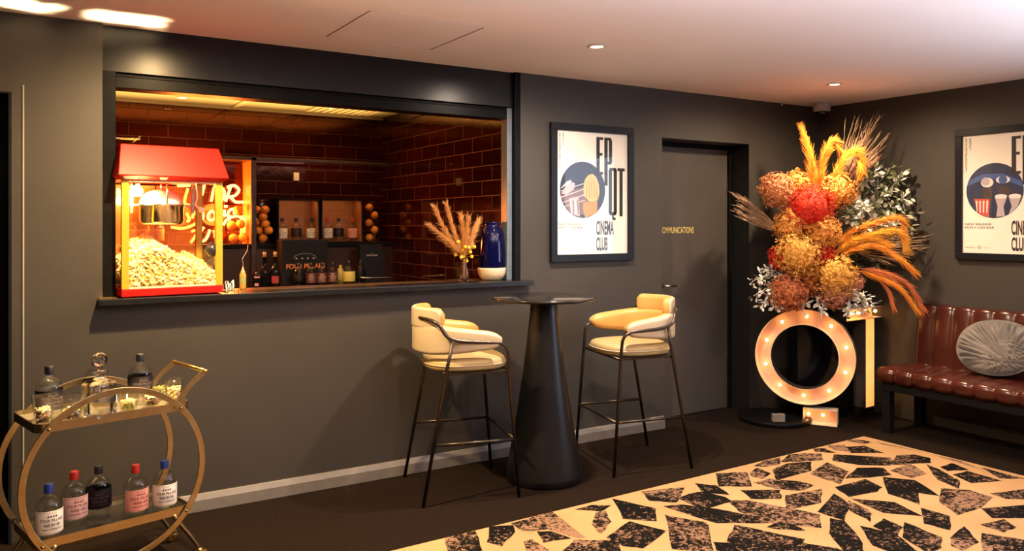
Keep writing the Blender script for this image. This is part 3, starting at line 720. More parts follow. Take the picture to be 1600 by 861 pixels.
b = MB(); b.add(vs, fs, 0, True); loc(b, 'backrest', M_oxblood, t)
b = MB(); b.box(5.235, 5.72, BY1, BY0-.02, .30, .36); loc(b, 'base_frame', M_void, t, .004)
for x in (5.24, 5.63):
    for y in (BY0-.05, (BY0+BY1)/2, BY1+.05):
        b = MB(); b.box(x, x+.06, y-.03, y+.03, 0, .31); lg = loc(b, 'leg', M_void, t, .003)
# cushion: round scallop velvet cushion
def cushion():
    c = at(1556, 543, X=5.53)
    t = tag(None or bpy.data.objects.new('scallop_cushion', None), 'round grey velvet shell cushion with radiating pleats, leaning on the bench back', 'cushion')
    COL.objects.link(t); t.location = c
    n = 220; m = 26; vs = []; fs = []
    # local plane: u along -Y (to the right in view), v up, w = thickness
    for side in (1, -1):
        for i in range(m+1):
            r = i/m
            for j in range(n):
                a = 2*PI*j/n
                hx = .240; hz = .185
                k = 1/((abs(math.cos(a))**2.2+abs(math.sin(a))**2.2)**(1/2.2))
                u = hx*k*r*math.cos(a); v = hz*k*r*math.sin(a)
                a2 = math.atan2(v+.10, u-.10); fold = (1.6*noise.noise(Vector((a2*10, r*1.5, 3)))+1.0*noise.noise(Vector((a2*22, r*2, 8)))+.5*noise.noise(Vector((u*9, v*9, 1))))*.020*min(1, r*1.3)*(1-r**8)
                th = .068*math.sqrt(max(0, 1-r**2.6))
                vs.append((u, v, side*(th+fold*(1 if r<1 else 0))))
    K = (m+1)*n
    for s_ in (0, 1):
        for i in range(m):
            for j in range(n):
                q = (s_*K+i*n+j, s_*K+i*n+(j+1)%n, s_*K+(i+1)*n+(j+1)%n, s_*K+(i+1)*n+j)
                fs.append(q if s_ == 0 else q[::-1])
    # orientation: lean back on the bench
    lean = math.radians(22)
    U = Vector((0.10, -1, 0)).normalized(); Vv = Vector((math.sin(lean), 0, math.cos(lean))); Wn = U.cross(Vv)
    W = [U*x+Vv*y+Wn*z for x, y, z in vs]
    b = MB(); b.add(W, fs, 0, True); b.build('cover', M_velvet, t)
    b = MB(); P = []
    for j in range(n):
        a = 2*PI*j/n; k = 1/((abs(math.cos(a))**2.2+abs(math.sin(a))**2.2)**(1/2.2)); P.append(U*(.242*k*math.cos(a))+Vv*(.187*k*math.sin(a)))
    b.tube(P, .004, 6, closed=True); b.build('piping', M_velvet, t)
cushion()

# ------------------------------------------------------------------ bottles
def gin_profile(R, H):
    return [(0,.004*H),(R*.80,.0),(R*.95,.012*H),(R,.045*H),(R,.56*H),(R*.985,.615*H),(R*.93,.665*H),(R*.82,.715*H),(R*.64,.757*H),(R*.45,.782*H),(R*.32,.80*H),(R*.29,.83*H),(R*.29,.86*H),(0,.86*H)]
CAPS = {'blue': principled('cap_blue',(0.01,0.035,0.22),.45), 'red': principled('cap_red',(0.42,0.015,0.012),.45), 'black': principled('cap_black',(0.010,0.010,0.016),.4)}
LABS = {'white': principled('label_white',(0.80,0.76,0.70),.6), 'pink': principled('label_pink',(0.75,0.33,0.26),.6), 'dark': principled('label_dark',(0.006,0.004,0.006),.5,0,**{'Specular IOR Level':0.2}),
        'rosewhite': principled('label_rosewhite',(0.75,0.45,0.40),.6), 'maroon': principled('label_maroon',(0.10,0.018,0.015),.5), 'yellow': principled('label_yellow',(0.65,0.52,0.12),.5)}
INK = {'white': principled('ink_navy',(0.015,0.015,0.06),.6), 'pink': principled('ink_maroon',(0.16,0.02,0.02),.6), 'dark': principled('ink_rose',(0.05,0.03,0.034),.5), 'rosewhite': principled('ink_maroon',(0.16,0.02,0.02),.6),
       'maroon': principled('ink_cream',(0.6,0.42,0.34),.5), 'yellow': principled('ink_dark',(0.05,0.04,0.02),.5)}
_BC = {}
def gin_bottle(loc_, rz, cap, lab, label, group, lines=('FOUR PILLARS','RARE DRY GIN','NAVY STRENGTH'), R=.049, H=.215, lettered=True, seg=36):
    key = (cap, lab, lines, R, H, lettered)
    if key not in _BC:
        g = MB(); g.lathe(gin_profile(R, H), seg); gm = g.mesh('glass_body', M_gin)
        c = MB(); rc_ = R*.345; c.lathe([(0,.845*H),(rc_*.97,.845*H),(rc_,.855*H),(rc_,.992*H),(rc_*.93,H),(0,H)], 28); cm = c.mesh('cap', CAPS[cap])
        z0, z1 = (.155*H, .565*H) if lab != 'dark' else (.20*H, .60*H)
        if lab == 'dark': z0, z1 = .215*H, .575*H
        a = 1.35 if lab != 'dark' else PI
        l = MB(); l.lathe([(R*1.012, z0),(R*1.02, z0+.001),(R*1.02, z1-.001),(R*1.012, z1)], 40, a0=-PI/2-a, a1=-PI/2+a); lm = l.mesh('label', LABS[lab])
        x = MB(); Rt = R*1.028; hh = z1-z0; w_ = R*1.75
        text_bent(x, lines[0], w_, z0+hh*.53, z0+hh*.66, Rt, bold=.02)
        text_bent(x, lines[1], w_*.66, z0+hh*.33, z0+hh*.46, Rt, bold=.03)
        text_bent(x, lines[2], w_*.8, z0+hh*.17, z0+hh*.25, Rt, bold=.02)
        text_bent(x, 'SMALL BATCH', w_*.42, z0+hh*.86, z0+hh*.91, Rt)
        for k in (-1.5,-.5,.5,1.5):
            A = -PI/2+k*.115*1.6
            P = []
            for i in range(10):
                rr_ = (.0028 if i%2 else .0055)*hh/.09; q = PI/2+PI*i/5; P.append((A+rr_*math.cos(q)/Rt, z0+hh*.765+rr_*math.sin(q)))
            x.add([(Rt*math.cos(u), Rt*math.sin(u), v) for u, v in P], [tuple(range(10))])
        if lab != 'dark':   # thin border
            bw = .0008
            for zz_ in (z0+.004, z1-.005): x.lathe([(Rt, zz_),(Rt, zz_+bw)], 20, a0=-PI/2-1.15, a1=-PI/2+1.15)
            for aa in (-PI/2-1.15, -PI/2+1.15): x.lathe([(Rt, z0+.004),(Rt, z1-.005)], 1, a0=aa-.012, a1=aa+.012)
        xm = x.mesh('lettering', INK[lab])
        _BC[key] = (gm, cm, lm, xm)
    gm, cm, lm, xm = _BC[key]
    t = thing('gin_bottle', label, 'bottle', loc_, rz, group)
    link('glass_body', gm, t); link('cap', cm, t); lo = link('label', lm, t)
    if lettered: link('lettering', xm, lo)
    return t
def face_cam(p, extra=0.0): return math.atan2(p[0], -p[1]) * 0 + (math.atan2(-p[1], -p[0])+PI/2) + extra

# ------------------------------------------------------------------ bar cart
cu_ = Vector((.974, .2265, 0)); cv_ = Vector((-.2265, .974, 0))
CC = Vector((.3285, 3.766, 0)); CYAW = math.atan2(.2265, .974); HV = .17
def cart_uv(px, d): 
    p = at(px, 0, d=d); q = Vector((p.x, p.y, 0))-CC; return q.dot(cu_), q.dot(cv_)
t = cart = thing('bar_cart', 'brass bar cart with two big round hoops and two mirrored trays', 'bar cart', tuple(CC), CYAW)
ZT, ZB, HC, HR = .694, .251, .455, .345
for v in (-HV, HV):
    n = 96; b = MB(); vs = []; w2 = .0035
    for i in range(n):
        a = 2*PI*i/n
        for (r, y) in ((HR+.0125,-w2),(HR+.0125,w2),(HR-.0125,w2),(HR-.0125,-w2)): vs.append((r*math.cos(a), v+y, HC+r*math.sin(a)))
    fs = [(i*4+j, ((i+1)%n)*4+j, ((i+1)%n)*4+(j+1)%4, i*4+(j+1)%4) for i in range(n) for j in range(4)]
    b.add(vs, fs); h_ = b.build('hoop', M_brass, t, .0015)
    b = MB(); sg = -1 if v < 0 else 1
    for zt_ in (ZT-.004, ZB-.004):
        x_ = math.sqrt(HR**2-(zt_-HC)**2)
        for s in (1,-1): b.lathe([(0,.007),(.004,.006),(.007,.0),(0,0)], 10, M=Matrix.Translation((s*x_, v+sg*w2, zt_)) @ Matrix.Rotation(-sg*PI/2, 4, 'X'))
    b.build('rivet', M_brass, h_)
def rr_outline(a, c, r, n=6):
    P = []
    for cx, cy, q0 in ((a-r,c-r,0),(-a+r,c-r,PI/2),(-a+r,-c+r,PI),(a-r,-c+r,1.5*PI)):
        for i in range(n+1): q = q0+PI/2*i/n; P.append((cx+r*math.cos(q), cy+r*math.sin(q)))
    return P
for zt_, nm, mt in ((ZT, 'upper_tray', M_mirror), (ZB, 'lower_tray', M_dkmirror)):
    P = rr_outline(.298, HV-.006, .035); n = len(P)
    b = MB(); Pi = rr_outline(.298-.004, HV-.010, .033)
    vs = [(x,y,zt_-.016) for x,y in P]+[(x,y,zt_+.018) for x,y in P]+[(x,y,zt_+.018) for x,y in Pi]+[(x,y,zt_-.016) for x,y in Pi]
    fs = [(k*n+i, k*n+(i+1)%n, ((k+1)%4)*n+(i+1)%n, ((k+1)%4)*n+i) for k in range(4) for i in range(n)]
    b.add(vs, fs); tr_ = b.build(nm, M_brass, t)
    b = MB(); vs = [(x,y,zt_) for x,y in Pi]+[(x,y,zt_-.006) for x,y in Pi]
    b.add(vs, [tuple(range(n)), tuple(range(2*n-1,n-1,-1))]+[(i,i+n,(i+1)%n+n,(i+1)%n) for i in range(n)])
    tag(b.build('mirror_plate', mt, tr_), label='mirror surface' if mt is M_mirror else 'smoked dark glass surface')
# handle
for v in (-HV+.006, HV-.006):
    b = MB(); P = spline([(.235, v, ZT-.01), (.262, v, ZT+.045), (.300, v, ZT+.092), (.366, v, ZT+.142)], 6)
    vs = []; n = len(P)
    for i, p in enumerate(P):
        T = (P[min(i+1,n-1)]-P[max(i-1,0)]).normalized(); N_ = Vector((-T.z, 0, T.x))*.011
        for q in (N_, -N_):
            for y in (-.0035, .0035): vs.append((p.x+q.x, v+y, p.z+q.z))
    fs = []
    for i in range(n-1):
        a = i*4; c = a+4
        fs += [(a,c,c+1,a+1),(a+2,a+3,c+3,c+2),(a,a+2,c+2,c),(a+1,c+1,c+3,a+3)]
    fs += [(0,1,3,2),(4*n-4,4*n-2,4*n-1,4*n-3)]
    b.add(vs, fs); b.build('handle_arm', M_brass, t)
b = MB(); b.tube([(.362, -HV, ZT+.139), (.362, HV, ZT+.139)], .0085, 14); tag(b.build('handle_bar', M_gold, t), label='polished gold push bar')
for su_ in (1, -1):
    for v in (-HV+.01, HV-.01):
        b = MB(); b.tube(spline([(su_*.225, v, ZB-.012), (su_*.262, v, ZB-.07), (su_*.300, v, ZB-.125), (su_*.338, v, .062)], 5), .009, 10, flat=1)
        lg = b.build('leg', M_brass, t)
        b = MB(); b.tube([(su_*.338, v, .068), (su_*.338, v, .045)], .011, 10); b.box(su_*.338-.012, su_*.338+.030, v-.014, v+.014, .040, .052)
        b.lathe([(.006,-.010),(.024,-.010),(.026,-.006),(.026,.006),(.024,.010),(.006,.010)], 24, M=Matrix.Translation((su_*.338+.012, v, .026)) @ Matrix.Rotation(PI/2,4,'X'))
        b.build('caster', M_gold, lg)
# lamps added on the tray, imitating the downlight's beam reflected by its mirror
for su_, tx_, ty_ in ((-1, -.20, .47), (1, .0, .47)):
    rf = lamp('added_tray_beam', 'AREA', tuple(CC+cu_*su_*.14+Vector((0,0,ZT+.006))), 6.5, (1.0,0.74,0.36), shape='RECTANGLE', size=.28, size_y=.29, spread=math.radians(4.5))
    rf.rotation_euler = Vector((-tx_, -ty_, -1.75)).to_track_quat('Z', 'X').to_euler()
# on the cart
def onc(px, d, z):
    u, v = cart_uv(px, d); u = max(-.26, min(.26, u)); v = max(-.115, min(.115, v))
    p = CC+cu_*u+cv_*v; return (p.x, p.y, z)
gU = 'dark labelled gin bottles on the upper cart tray'; gL = 'gin bottles on the lower cart tray'
p = onc(77, 3.20, ZT+.0008); gin_bottle(p, face_cam(p,.3), 'black', 'dark', 'dark labelled gin bottle at the left end of the upper cart tray', gU)
p = onc(150, 3.40, ZT+.0008); gin_bottle(p, face_cam(p,.3), 'black', 'dark', 'dark labelled gin bottle standing behind the crystal decanter', gU)
p = onc(219, 3.50, ZT+.0008); gin_bottle(p, face_cam(p,.3), 'black', 'dark', 'dark labelled gin bottle right of the decanter, near the cart handle', gU)
NEG = ('FOUR PILLARS','RARE GIN','NEGRONI')
p = onc(94, 3.02, ZB+.0008); gin_bottle(p, face_cam(p,.25), 'blue', 'white', 'blue capped gin bottle with white label, front left on the lower tray', gL)
p = onc(116, 3.28, ZB+.0008); gin_bottle(p, face_cam(p,.35), 'red', 'rosewhite', 'red capped gin bottle half hidden behind the blue capped one', gL, NEG)
p = onc(154, 3.36, ZB+.0008); gin_bottle(p, face_cam(p,.1), 'black', 'dark', 'black labelled gin bottle in the middle of the lower tray', gL)
p = onc(212, 3.368, ZB+.0008); gin_bottle(p, face_cam(p,.45), 'red', 'pink', 'red capped gin bottle with salmon pink label on the lower tray', gL, NEG)
p = onc(260, 3.42, ZB+.0008); gin_bottle(p, face_cam(p,.2), 'blue', 'white', 'blue capped gin bottle with white label, right end of the lower tray', gL)
# decanter
p = onc(166, 3.20, ZT+.0008)
t = thing('crystal_decanter', 'square cut crystal decanter with round ball stopper on the upper cart tray', 'decanter', p, CYAW+.35)
b = MB(); vs = []; rings = []
def sq(r, z, rnd=.25, n=32):
    P = []
    for i in range(n):
        a = 2*PI*i/n; e = 2+6*(1-rnd); k = 1/((abs(math.cos(a))**e+abs(math.sin(a))**e)**(1/e)); fl = 1+.018*math.sin(16*a) if z < .12 and z > .02 else 1
        P.append((r*k*math.cos(a)*fl, r*k*math.sin(a)*fl, z))
    return P
prof = [(.01,.0,.2),(.044,.0,.2),(.048,.006,.2),(.048,.02,.2),(.050,.07,.2),(.052,.125,.2),(.052,.135,.25),(.046,.146,.4),(.030,.152,.8),(.020,.157,1),(.018,.165,1),(.019,.175,1),(.030,.182,1),(.031,.187,1),(.004,.188,1)]
for r, z, q in prof: rings += sq(r, z, q)
n = 32; fs = [(i*n+j, i*n+(j+1)%n, (i+1)*n+(j+1)%n, (i+1)*n+j) for i in range(len(prof)-1) for j in range(n)]+[tuple(range(n-1,-1,-1)), tuple((len(prof)-1)*n+j for j in range(n))]
b.add(rings, fs, 0, True); b.build('body', M_crystal, t)
b = MB(); b.lathe([(0,.1885),(.012,.1885),(.010,.200),(.012,.206)]+[(.029*math.sin(a), .232-.029*math.cos(a)) for a in [PI*i/14 for i in range(2,15)]], 28); b.build('stopper', M_crystal, t)
# tumblers with dried botanicals
M_bot = noisy('dried_botanicals', (0.20,0.11,0.03), (0.55,0.34,0.10), 60, 0.8); M_botg = noisy('green_botanicals', (0.25,0.24,0.05), (0.50,0.46,0.12), 60, 0.8); M_botd = noisy('dark_berries', (0.04,0.02,0.015), (0.16,0.07,0.03), 60, 0.5)
M_petal = noisy('pale_petals', (0.75,0.60,0.30), (0.85,0.72,0.42), 50, 0.8)
def tumbler(px, d, H, R0, R1, fill, ms, label):
    p = onc(px, d, ZT+.0008)
    t = thing('glass_tumbler', label, 'glass', p, random.random()*6, 'tumblers of botanicals on the upper cart tray')
    b = MB(); b.lathe([(0,.001),(R0,.001),(R0*1.01,.004),(R1,H),(R1-.0022,H),(R0-.002,.012),(0,.012)], 32); b.build('glass_body', M_thin, t)
    b = MB(); hh = fill*H
    for k in range(170):
        z = .014+random.random()*hh; rr_ = (R0+(R1-R0)*z/H-.009)*math.sqrt(random.random()); a = random.random()*2*PI
        mi = 1 if z > .014+hh*.75 else 0
        b.ball((rr_*math.cos(a), rr_*math.sin(a), z), random.uniform(.0035,.006), 6, mi, random.uniform(.5,1))
    tag(b.build('botanicals', ms, t), kind='stuff')
random.seed(3)
tumbler(76, 3.06, .118, .030, .042, .50, [M_botd, M_petal], 'tall tumbler of dark spices at the front left corner of the upper cart tray')
tumbler(119, 3.14, .098, .033, .044, .36, [M_botd, M_botg], 'wide tumbler of spices between the left bottle and the decanter')
tumbler(209, 3.29, .098, .032, .042, .40, [M_botg, M_petal], 'tumbler of leafy botanicals just right of the decanter')
tumbler(237, 3.42, .070, .031, .040, .60, [M_botd, M_petal], 'short tumbler of dark berries with pale petals near the hoop')
tumbler(250, 3.58, .070, .033, .042, .62, [M_botg, M_botg], 'short tumbler of green botanicals at the back right of the tray')
tumbler(274, 3.50, .108, .030, .041, .55, [M_bot, M_petal], 'tall tumbler of amber spices at the right end beside the handle')
# ------------------------------------------------------------------ popcorn machine
PX, PY = .452, 4.300; PYAW = math.radians(6)
PW, PD = .485, .36
t = pm = thing('popcorn_machine', 'red popcorn machine with glass sides, standing on the left of the bar counter', 'popcorn machine', (PX, PY, 1.1158), PYAW)
b = MB(); b.box(0, PW, 0, PD, 0.004, .042); b.build('base', M_red, t, .004)
for x in (.03, PW-.03):
    for y in (.03, PD-.03): b = MB(); b.lathe([(0,0),(.012,0),(.012,.006),(0,.006)], 12, M=Matrix.Translation((x,y,-.0006))); b.build('foot', M_void, t)
b = MB(); b.box(.02, PW-.02, .004, PD-.02, .042, .048); b.build('tray_floor', M_steel, t)
M_post = noisy('yellow_post', (0.46,0.24,0.015), (0.52,0.28,0.025), 20, 0.35)
ZG0, ZG1 = .042, .575
for x in (0, PW-.034):
    for y in (0, PD-.02): b = MB(); b.box(x, x+.034, y, y+.02, ZG0, ZG1); b.build('post', M_post, t, .002)
b = MB(); b.box(.034, PW-.034, .004, .007, ZG0+.006, ZG1-.004); b.build('front_glass', M_pane, t)
b = MB(); b.box(.003, .006, .02, PD-.02, ZG0+.006, ZG1-.004); b.build('side_glass', M_pane, t)
b = MB(); b.box(PW-.006, PW-.003, .02, PD-.02, ZG0+.006, ZG1-.004); b.build('side_glass', M_pane, t)
b = MB(); 
for x0, x1 in ((.036, PW/2-.003), (PW/2+.003, PW-.036)): b.box(x0, x1, PD-.012, PD-.009, ZG0+.03, ZG1-.01)
dr_ = b.build('rear_door', M_film, t)
b = MB(); b.box(.034, PW-.034, .003, .009, ZG0, ZG0+.010); b.box(.034, PW-.034, .003, .009, ZG1-.008, ZG1); b.build('glass_trim', principled('pink_trim',(0.75,0.45,0.32),.4), t)
# roof: flared skirt
o_ = .022; zr0, zr1, zr2 = ZG1, ZG1+.022, ZG1+.178
lo = [(-o_,-o_*1.6,zr1),(PW+o_,-o_*1.6,zr1),(PW+o_,PD+o_,zr1),(-o_,PD+o_,zr1)]
hi = [(.006,.045,zr2),(PW-.006,.045,zr2),(PW-.006,PD-.03,zr2),(.006,PD-.03,zr2)]
un = [(-.002,-.003,zr0),(PW+.002,-.003,zr0),(PW+.002,PD,zr0),(-.002,PD,zr0)]
b = MB(); b.add(un+lo+hi, [(3,2,1,0),(0,1,5,4),(1,2,6,5),(2,3,7,6),(3,0,4,7),(4,5,9,8),(5,6,10,9),(6,7,11,10),(7,4,8,11),(8,9,10,11)])
b.build('roof', M_red, t, .003)
# heating lamp, kettle
M_bulb = emis('popcorn_bulb', (1.0,0.72,0.34), 40)
b = MB(); b.tube([(.10,.13,ZG1-.002),(.10,.13,ZG1-.02)], .014, 12); sk = b.build('lamp_socket', M_steel, t)
b = MB(); b.lathe([(0,-.062),(.018,-.056),(.028,-.040),(.026,-.024),(.012,-.008),(.010,0)], 20, M=Matrix.Translation((.10,.13,ZG1-.016))); b.build('bulb', M_bulb, sk)
lampo = lamp('popcorn_lamp', 'POINT', (0,0,0), 50, (1.0,0.60,0.18), shadow_soft_size=.03); lampo.parent = t; lampo.location = (.125,.10,ZG1-.075)
KX, KY, KZ = .225, .17, .355
b = MB(); b.lathe([(0,KZ),(.085,KZ),(.100,KZ+.006),(.106,KZ+.02),(.108,KZ+.095),(.114,KZ+.100),(.114,KZ+.104),(.104,KZ+.104),(.100,KZ+.095),(.098,KZ+.02),(0,KZ+.012)], 48, M=Matrix.Translation((KX,KY,0)))
b.lathe([(0,-.014),(.018,-.014),(.022,0),(0,0)], 16, M=Matrix.Translation((KX,KY,KZ)))
kt = b.build('kettle', noisy('kettle_steel',(0.70,0.66,0.60),(0.80,0.76,0.70),30,0.14,metal=1.0), t)
b = MB(); b.lathe([(.106*math.cos(a)**.9 if math.cos(a)>0 else 0, KZ+.106+.078*math.sin(a)) for a in [PI/2*i/12 for i in range(13)]], 40, M=Matrix.Translation((KX,KY,0))); b.build('lid', noisy('lid_steel',(0.78,0.72,0.64),(0.85,0.80,0.72),30,0.42,metal=.7), kt)
b = MB(); b.tube([(KX,KY,KZ+.18),(KX,KY,ZG1)], .006, 10); b.tube([(KX+.0,KY-.11,KZ+.10),(KX,KY-.112,ZG1)], .005, 8); b.build('stirrer_rod', M_steel, kt)
b = MB()
for x in (.075, .375): b.box(x, x+.012, .16, .172, KZ+.06, ZG1); b.box(min(x,KX), max(x,KX), .163, .169, KZ+.098, KZ+.106)
b.tube([(.045,.17,KZ+.10),(.08,.17,KZ+.10)], .008, 8)
b.build('kettle_bracket', M_steel, kt)
b = MB(); b.tube(spline([(.395,.15,ZG1),(.400,.15,.50),(.392,.15,.46),(.415,.15,.44)],6), .004, 6); b.ball((.42,.15,.435), .016, 10); b.build('power_cord', M_white, kt)
for x0, x1 in ((.0,.075),(.165,.21)): b = MB(); b.add([(x0+.01,-.0085,ZG1+.0035),(x1-.005,-.0085,ZG1+.0035),(x1,-.030,ZG1+.0185),(x0,-.030,ZG1+.0185)], [(0,1,2,3)]); b.build('caution_label', M_white, t)
b = MB(); b.box(PW+.001, PW+.008, .10, .14, .14, ZG1-.02); b.build('side_bracket', M_post, t)
# popcorn heap
random.seed(5)
def heap(x, y):
    u = x/PW; v = y/PD
    return .048+.235*math.exp(-((u-.33)/.34)**2)*(.80+.25*v)+.10*math.exp(-((u-.85)/.25)**2)*(.5+v*.7)+.012*math.sin(31*u+9*v)
ico = bmesh.new(); bmesh.ops.create_icosphere(ico, subdivisions=1, radius=1.0); IV = [v.co.copy() for v in ico.verts]; IF = [[v.index for v in f.verts] for f in ico.faces]; ico.free()
b = MB()
def kernel(x, y, z, s):
    for q in range(3):
        c = Vector((random.gauss(0,1), random.gauss(0,1), random.gauss(0,1))).normalized()*s*.55
        r = s*random.uniform(.5,.8)
        b.add([(x+c.x+v.x*r*random.uniform(.8,1.15), y+c.y+v.y*r*random.uniform(.8,1.15), z+c.z+v.z*r*random.uniform(.8,1.15)) for v in IV], IF, random.choice((0,0,0,1)), True)
cnt = 0
for k in range(3300):
    x = random.uniform(.016, PW-.016); y = random.uniform(.014, PD-.02); H = heap(x, y)
    if random.random() < .5: z = H-random.random()**2*.02
    else: y = random.uniform(.014,.034) if random.random()<.8 else random.uniform(.014,PD-.02); z = random.uniform(.054, max(.06, heap(x,y)))
    if random.random() < .12 and False: x = .016
    kernel(x, y, z, random.uniform(.0085,.0135)); cnt += 1
vs = []; fs = []; G = 16
for i in range(G+1):
    for j in range(G+1):
        x = .024+(PW-.048)*i/G; y = .034+(PD-.064)*j/G; vs.append((x, y, heap(x,y)-.012))
for i in range(G):
    for j in range(G): a = i*(G+1)+j; fs.append((a, a+1, a+G+2, a+G+1))
b.add(vs, fs, 1, True)
vs = [(.024, .034, .05), (PW-.024, .034, .05)]
front = [(.024+(PW-.048)*i/G, .034, heap(.024+(PW-.048)*i/G, .034)-.012) for i in range(G+1)]
b.add([(PW-.024,.034,.05),(.024,.034,.05)]+front, [tuple(range(G+3))], 1)
M_pop = noisy('popcorn_white', (0.88,0.72,0.30), (0.95,0.85,0.50), 60, 0.7); M_pop2 = noisy('popcorn_butter', (0.75,0.42,0.06), (0.88,0.58,0.12), 60, 0.7)
pc = b.build('popcorn', [M_pop, M_pop2], None); pc.location = (PX, PY, 1.1158); pc.rotation_euler = (0,0,PYAW)
tag(pc, 'heap of buttery yellow popcorn filling the glass case of the popcorn machine', 'popcorn', kind='stuff')
p = pm.matrix_world
b = MB(); b.lathe([(0,0),(.024,0),(.034,.02),(.040,.055),(.036,.055),(.03,.02),(0,.004)], 20, M=Matrix.Translation((0,0,0)) @ Matrix.Rotation(.9,4,'Y'))
sco = b.build('popcorn_scoop', principled('scoop_black',(0.02,0.02,0.025),.3)); cpy, spy = math.cos(PYAW), math.sin(PYAW)
lx, ly = .420, .045; sco.location = (PX+lx*cpy-ly*spy, PY+lx*spy+ly*cpy, 1.1158+.205)
tag(sco, 'dark popcorn scoop half sunk in the heap at the right of the glass case', 'scoop')

# ------------------------------------------------------------------ neon sign
NY = BBY-.035
M_neonw = emis('neon_core', (1.0,0.42,0.12), 4.5)
t = thing('neon_sign', 'glowing orange handwritten neon sign on the tiles behind the popcorn machine', 'neon sign', tuple(at(320, 340, Y=NY)))
STR = [[(277,290.6),(288,290),(297.4,289)], [(293.6,294),(291,303),(288.3,314),(290.5,319),(296.6,320.5)], [(311.7,291),(309.8,300),(308,309)], [(319.3,288),(317.4,297),(315.5,305)],
 [(330,315),(333,300),(337,288)], [(341,296),(347,294),(350.5,300),(349,310),(343,314),(338,307),(341,296)],
 [(361,290),(357,302),(352.5,315)], [(355,293),(361,290.3),(368,290.6),(373.4,297),(368,305),(358,308)], [(361,308),(364.5,312.5),(369,315.7),(380,315.7)],
 [(300,341),(303,334),(309,330),(315,332),(317,339.5),(309.5,347),(300,352.6),(285,357),(267,355)], [(291,333),(296,342.5),(292,347)], [(325,335),(330,330),(336,334),(334,343),(326,343),(325,335)],
 [(350.5,322.6),(355.5,322.6)], [(351,327.5),(350.5,336),(352.5,338)], [(355,338),(358,330),(363,326.5),(366,328),(366,335)], [(349,352),(353,345),(360,340),(372,338),(381,344)],
 [(299,362),(305,360.5),(307.5,364),(304,371),(298,379.5)], [(318.5,355),(314.5,361),(312.5,368),(314.5,375.7),(319.3,376),(324,370),(328,359)], [(333,362),(343,361)], [(338,356),(336,368),(339,376)]]
for s in STR:
    P = spline([at(x, y, Y=NY) for x, y in s], 5); b = MB(); b.tube(P, .0105, 8); loc(b, 'neon_tube', M_neonw, t)
b = MB()
for x, y in ((297,290),(296,320),(352,315),(380,316),(267,355),(298,380),(319,375)):
    c = at(x, y, Y=NY); b.tube([c, (c.x, BBY, c.z)], .004, 6)
loc(b, 'standoff', M_void, t)
for px in (290, 345):
    c = at(px, 335, Y=6.36); lamp('neon_light', 'POINT', tuple(c), 42, (1.0,0.24,0.03), shadow_soft_size=.10)
# warm lamp on the niche side panel
c0 = at(385, 297, Y=6.36); c1 = at(385, 316, Y=6.36)
# cord
pts = [at(387.5, 383, Y=6.2), at(386, 392, Y=6.2), at(380, 402, Y=6.2), at(378.5, 406, Y=6.2), at(380, 412, Y=6.2), at(379, 418, Y=6.2)]
b = MB(); b.tube(spline(pts, 6), .0022, 6); tag(b.build('charging_cable', M_white), 'thin pale cord dangling from the shelf edge below the neon sign', 'cord')

# ------------------------------------------------------------------ back bar contents
# display boxes
M_wood = noisy('box_wood', (0.24,0.095,0.03), (0.32,0.135,0.045), 3, 0.5, stretch=(1,1,8))
def display_box(x0, x1, z1, label):
    t = thing('display_box', label, 'box', (x0, SY, SZ), 0, 'wood lined display boxes on the shelf')
    W_ = x1-x0; D = .235; H = z1-SZ; e = .010
    b = MB(); b.box(0,W_,.02,D,0.0005,e); b.box(0,W_,.02,D,H-e,H); b.box(0,e,.02,D,e,H-e); b.box(W_-e,W_,.02,D,e,H-e); b.build('casing', M_black, t, .001)
    b = MB(); b.box(e,W_-e,D-.006,D,e,H-e); b.box(e,e+.003,.025,D-.006,e,H-e); b.box(W_-e-.003,W_-e,.025,D-.006,e,H-e); b.build('wood_lining', M_wood, t)
    b = MB(); b.box(e,W_-e,.022,.025,e,H-e); b.build('glazing', M_pane, t)
    l_ = lamp('box_fill', 'AREA', (W_/2, .07, H-.014), .45, (1.0,0.44,0.13), shape='RECTANGLE', size=W_*.8, size_y=.03); l_.parent = t; l_.rotation_euler = (math.radians(25),0,0)  # fill light added inside the box so the wood lining reads lit
    return t
xa = at(434, 0, Y=SY+.02).x; xb = at(499.5, 0, Y=SY+.02).x; xc = at(502, 0, Y=SY+.02).x; xd = at(567, 0, Y=SY+.02).x
display_box(xa, xb, at(470, 311, Y=SY+.02).z, 'wood lined display box on the shelf, left one of two')
display_box(xc, xd, at(535, 311, Y=SY+.02).z, 'wood lined display box on the shelf, right one of two')
gB = 'bottles in the display boxes'
BB = [(441,'black','white','white labelled bottle in the left display box, leftmost'),(463,'black','dark','dark labelled bottle in the middle of the left display box'),(487,'black','white','white labelled bottle in the left display box, beside the divider'),
      (512,'red','white','red capped bottle in the right display box'),(529,'black','dark','dark labelled bottle in the middle of the right display box'),(551,'red','pink','pink labelled bottle at the right of the right display box')]
for px, cp, lb, lab in BB:
    p = at(px, 0, Y=SY+.13); gin_bottle((p.x, p.y, SZ+.011), face_cam(p), cp, lb, lab, gB, R=.041, H=.190)
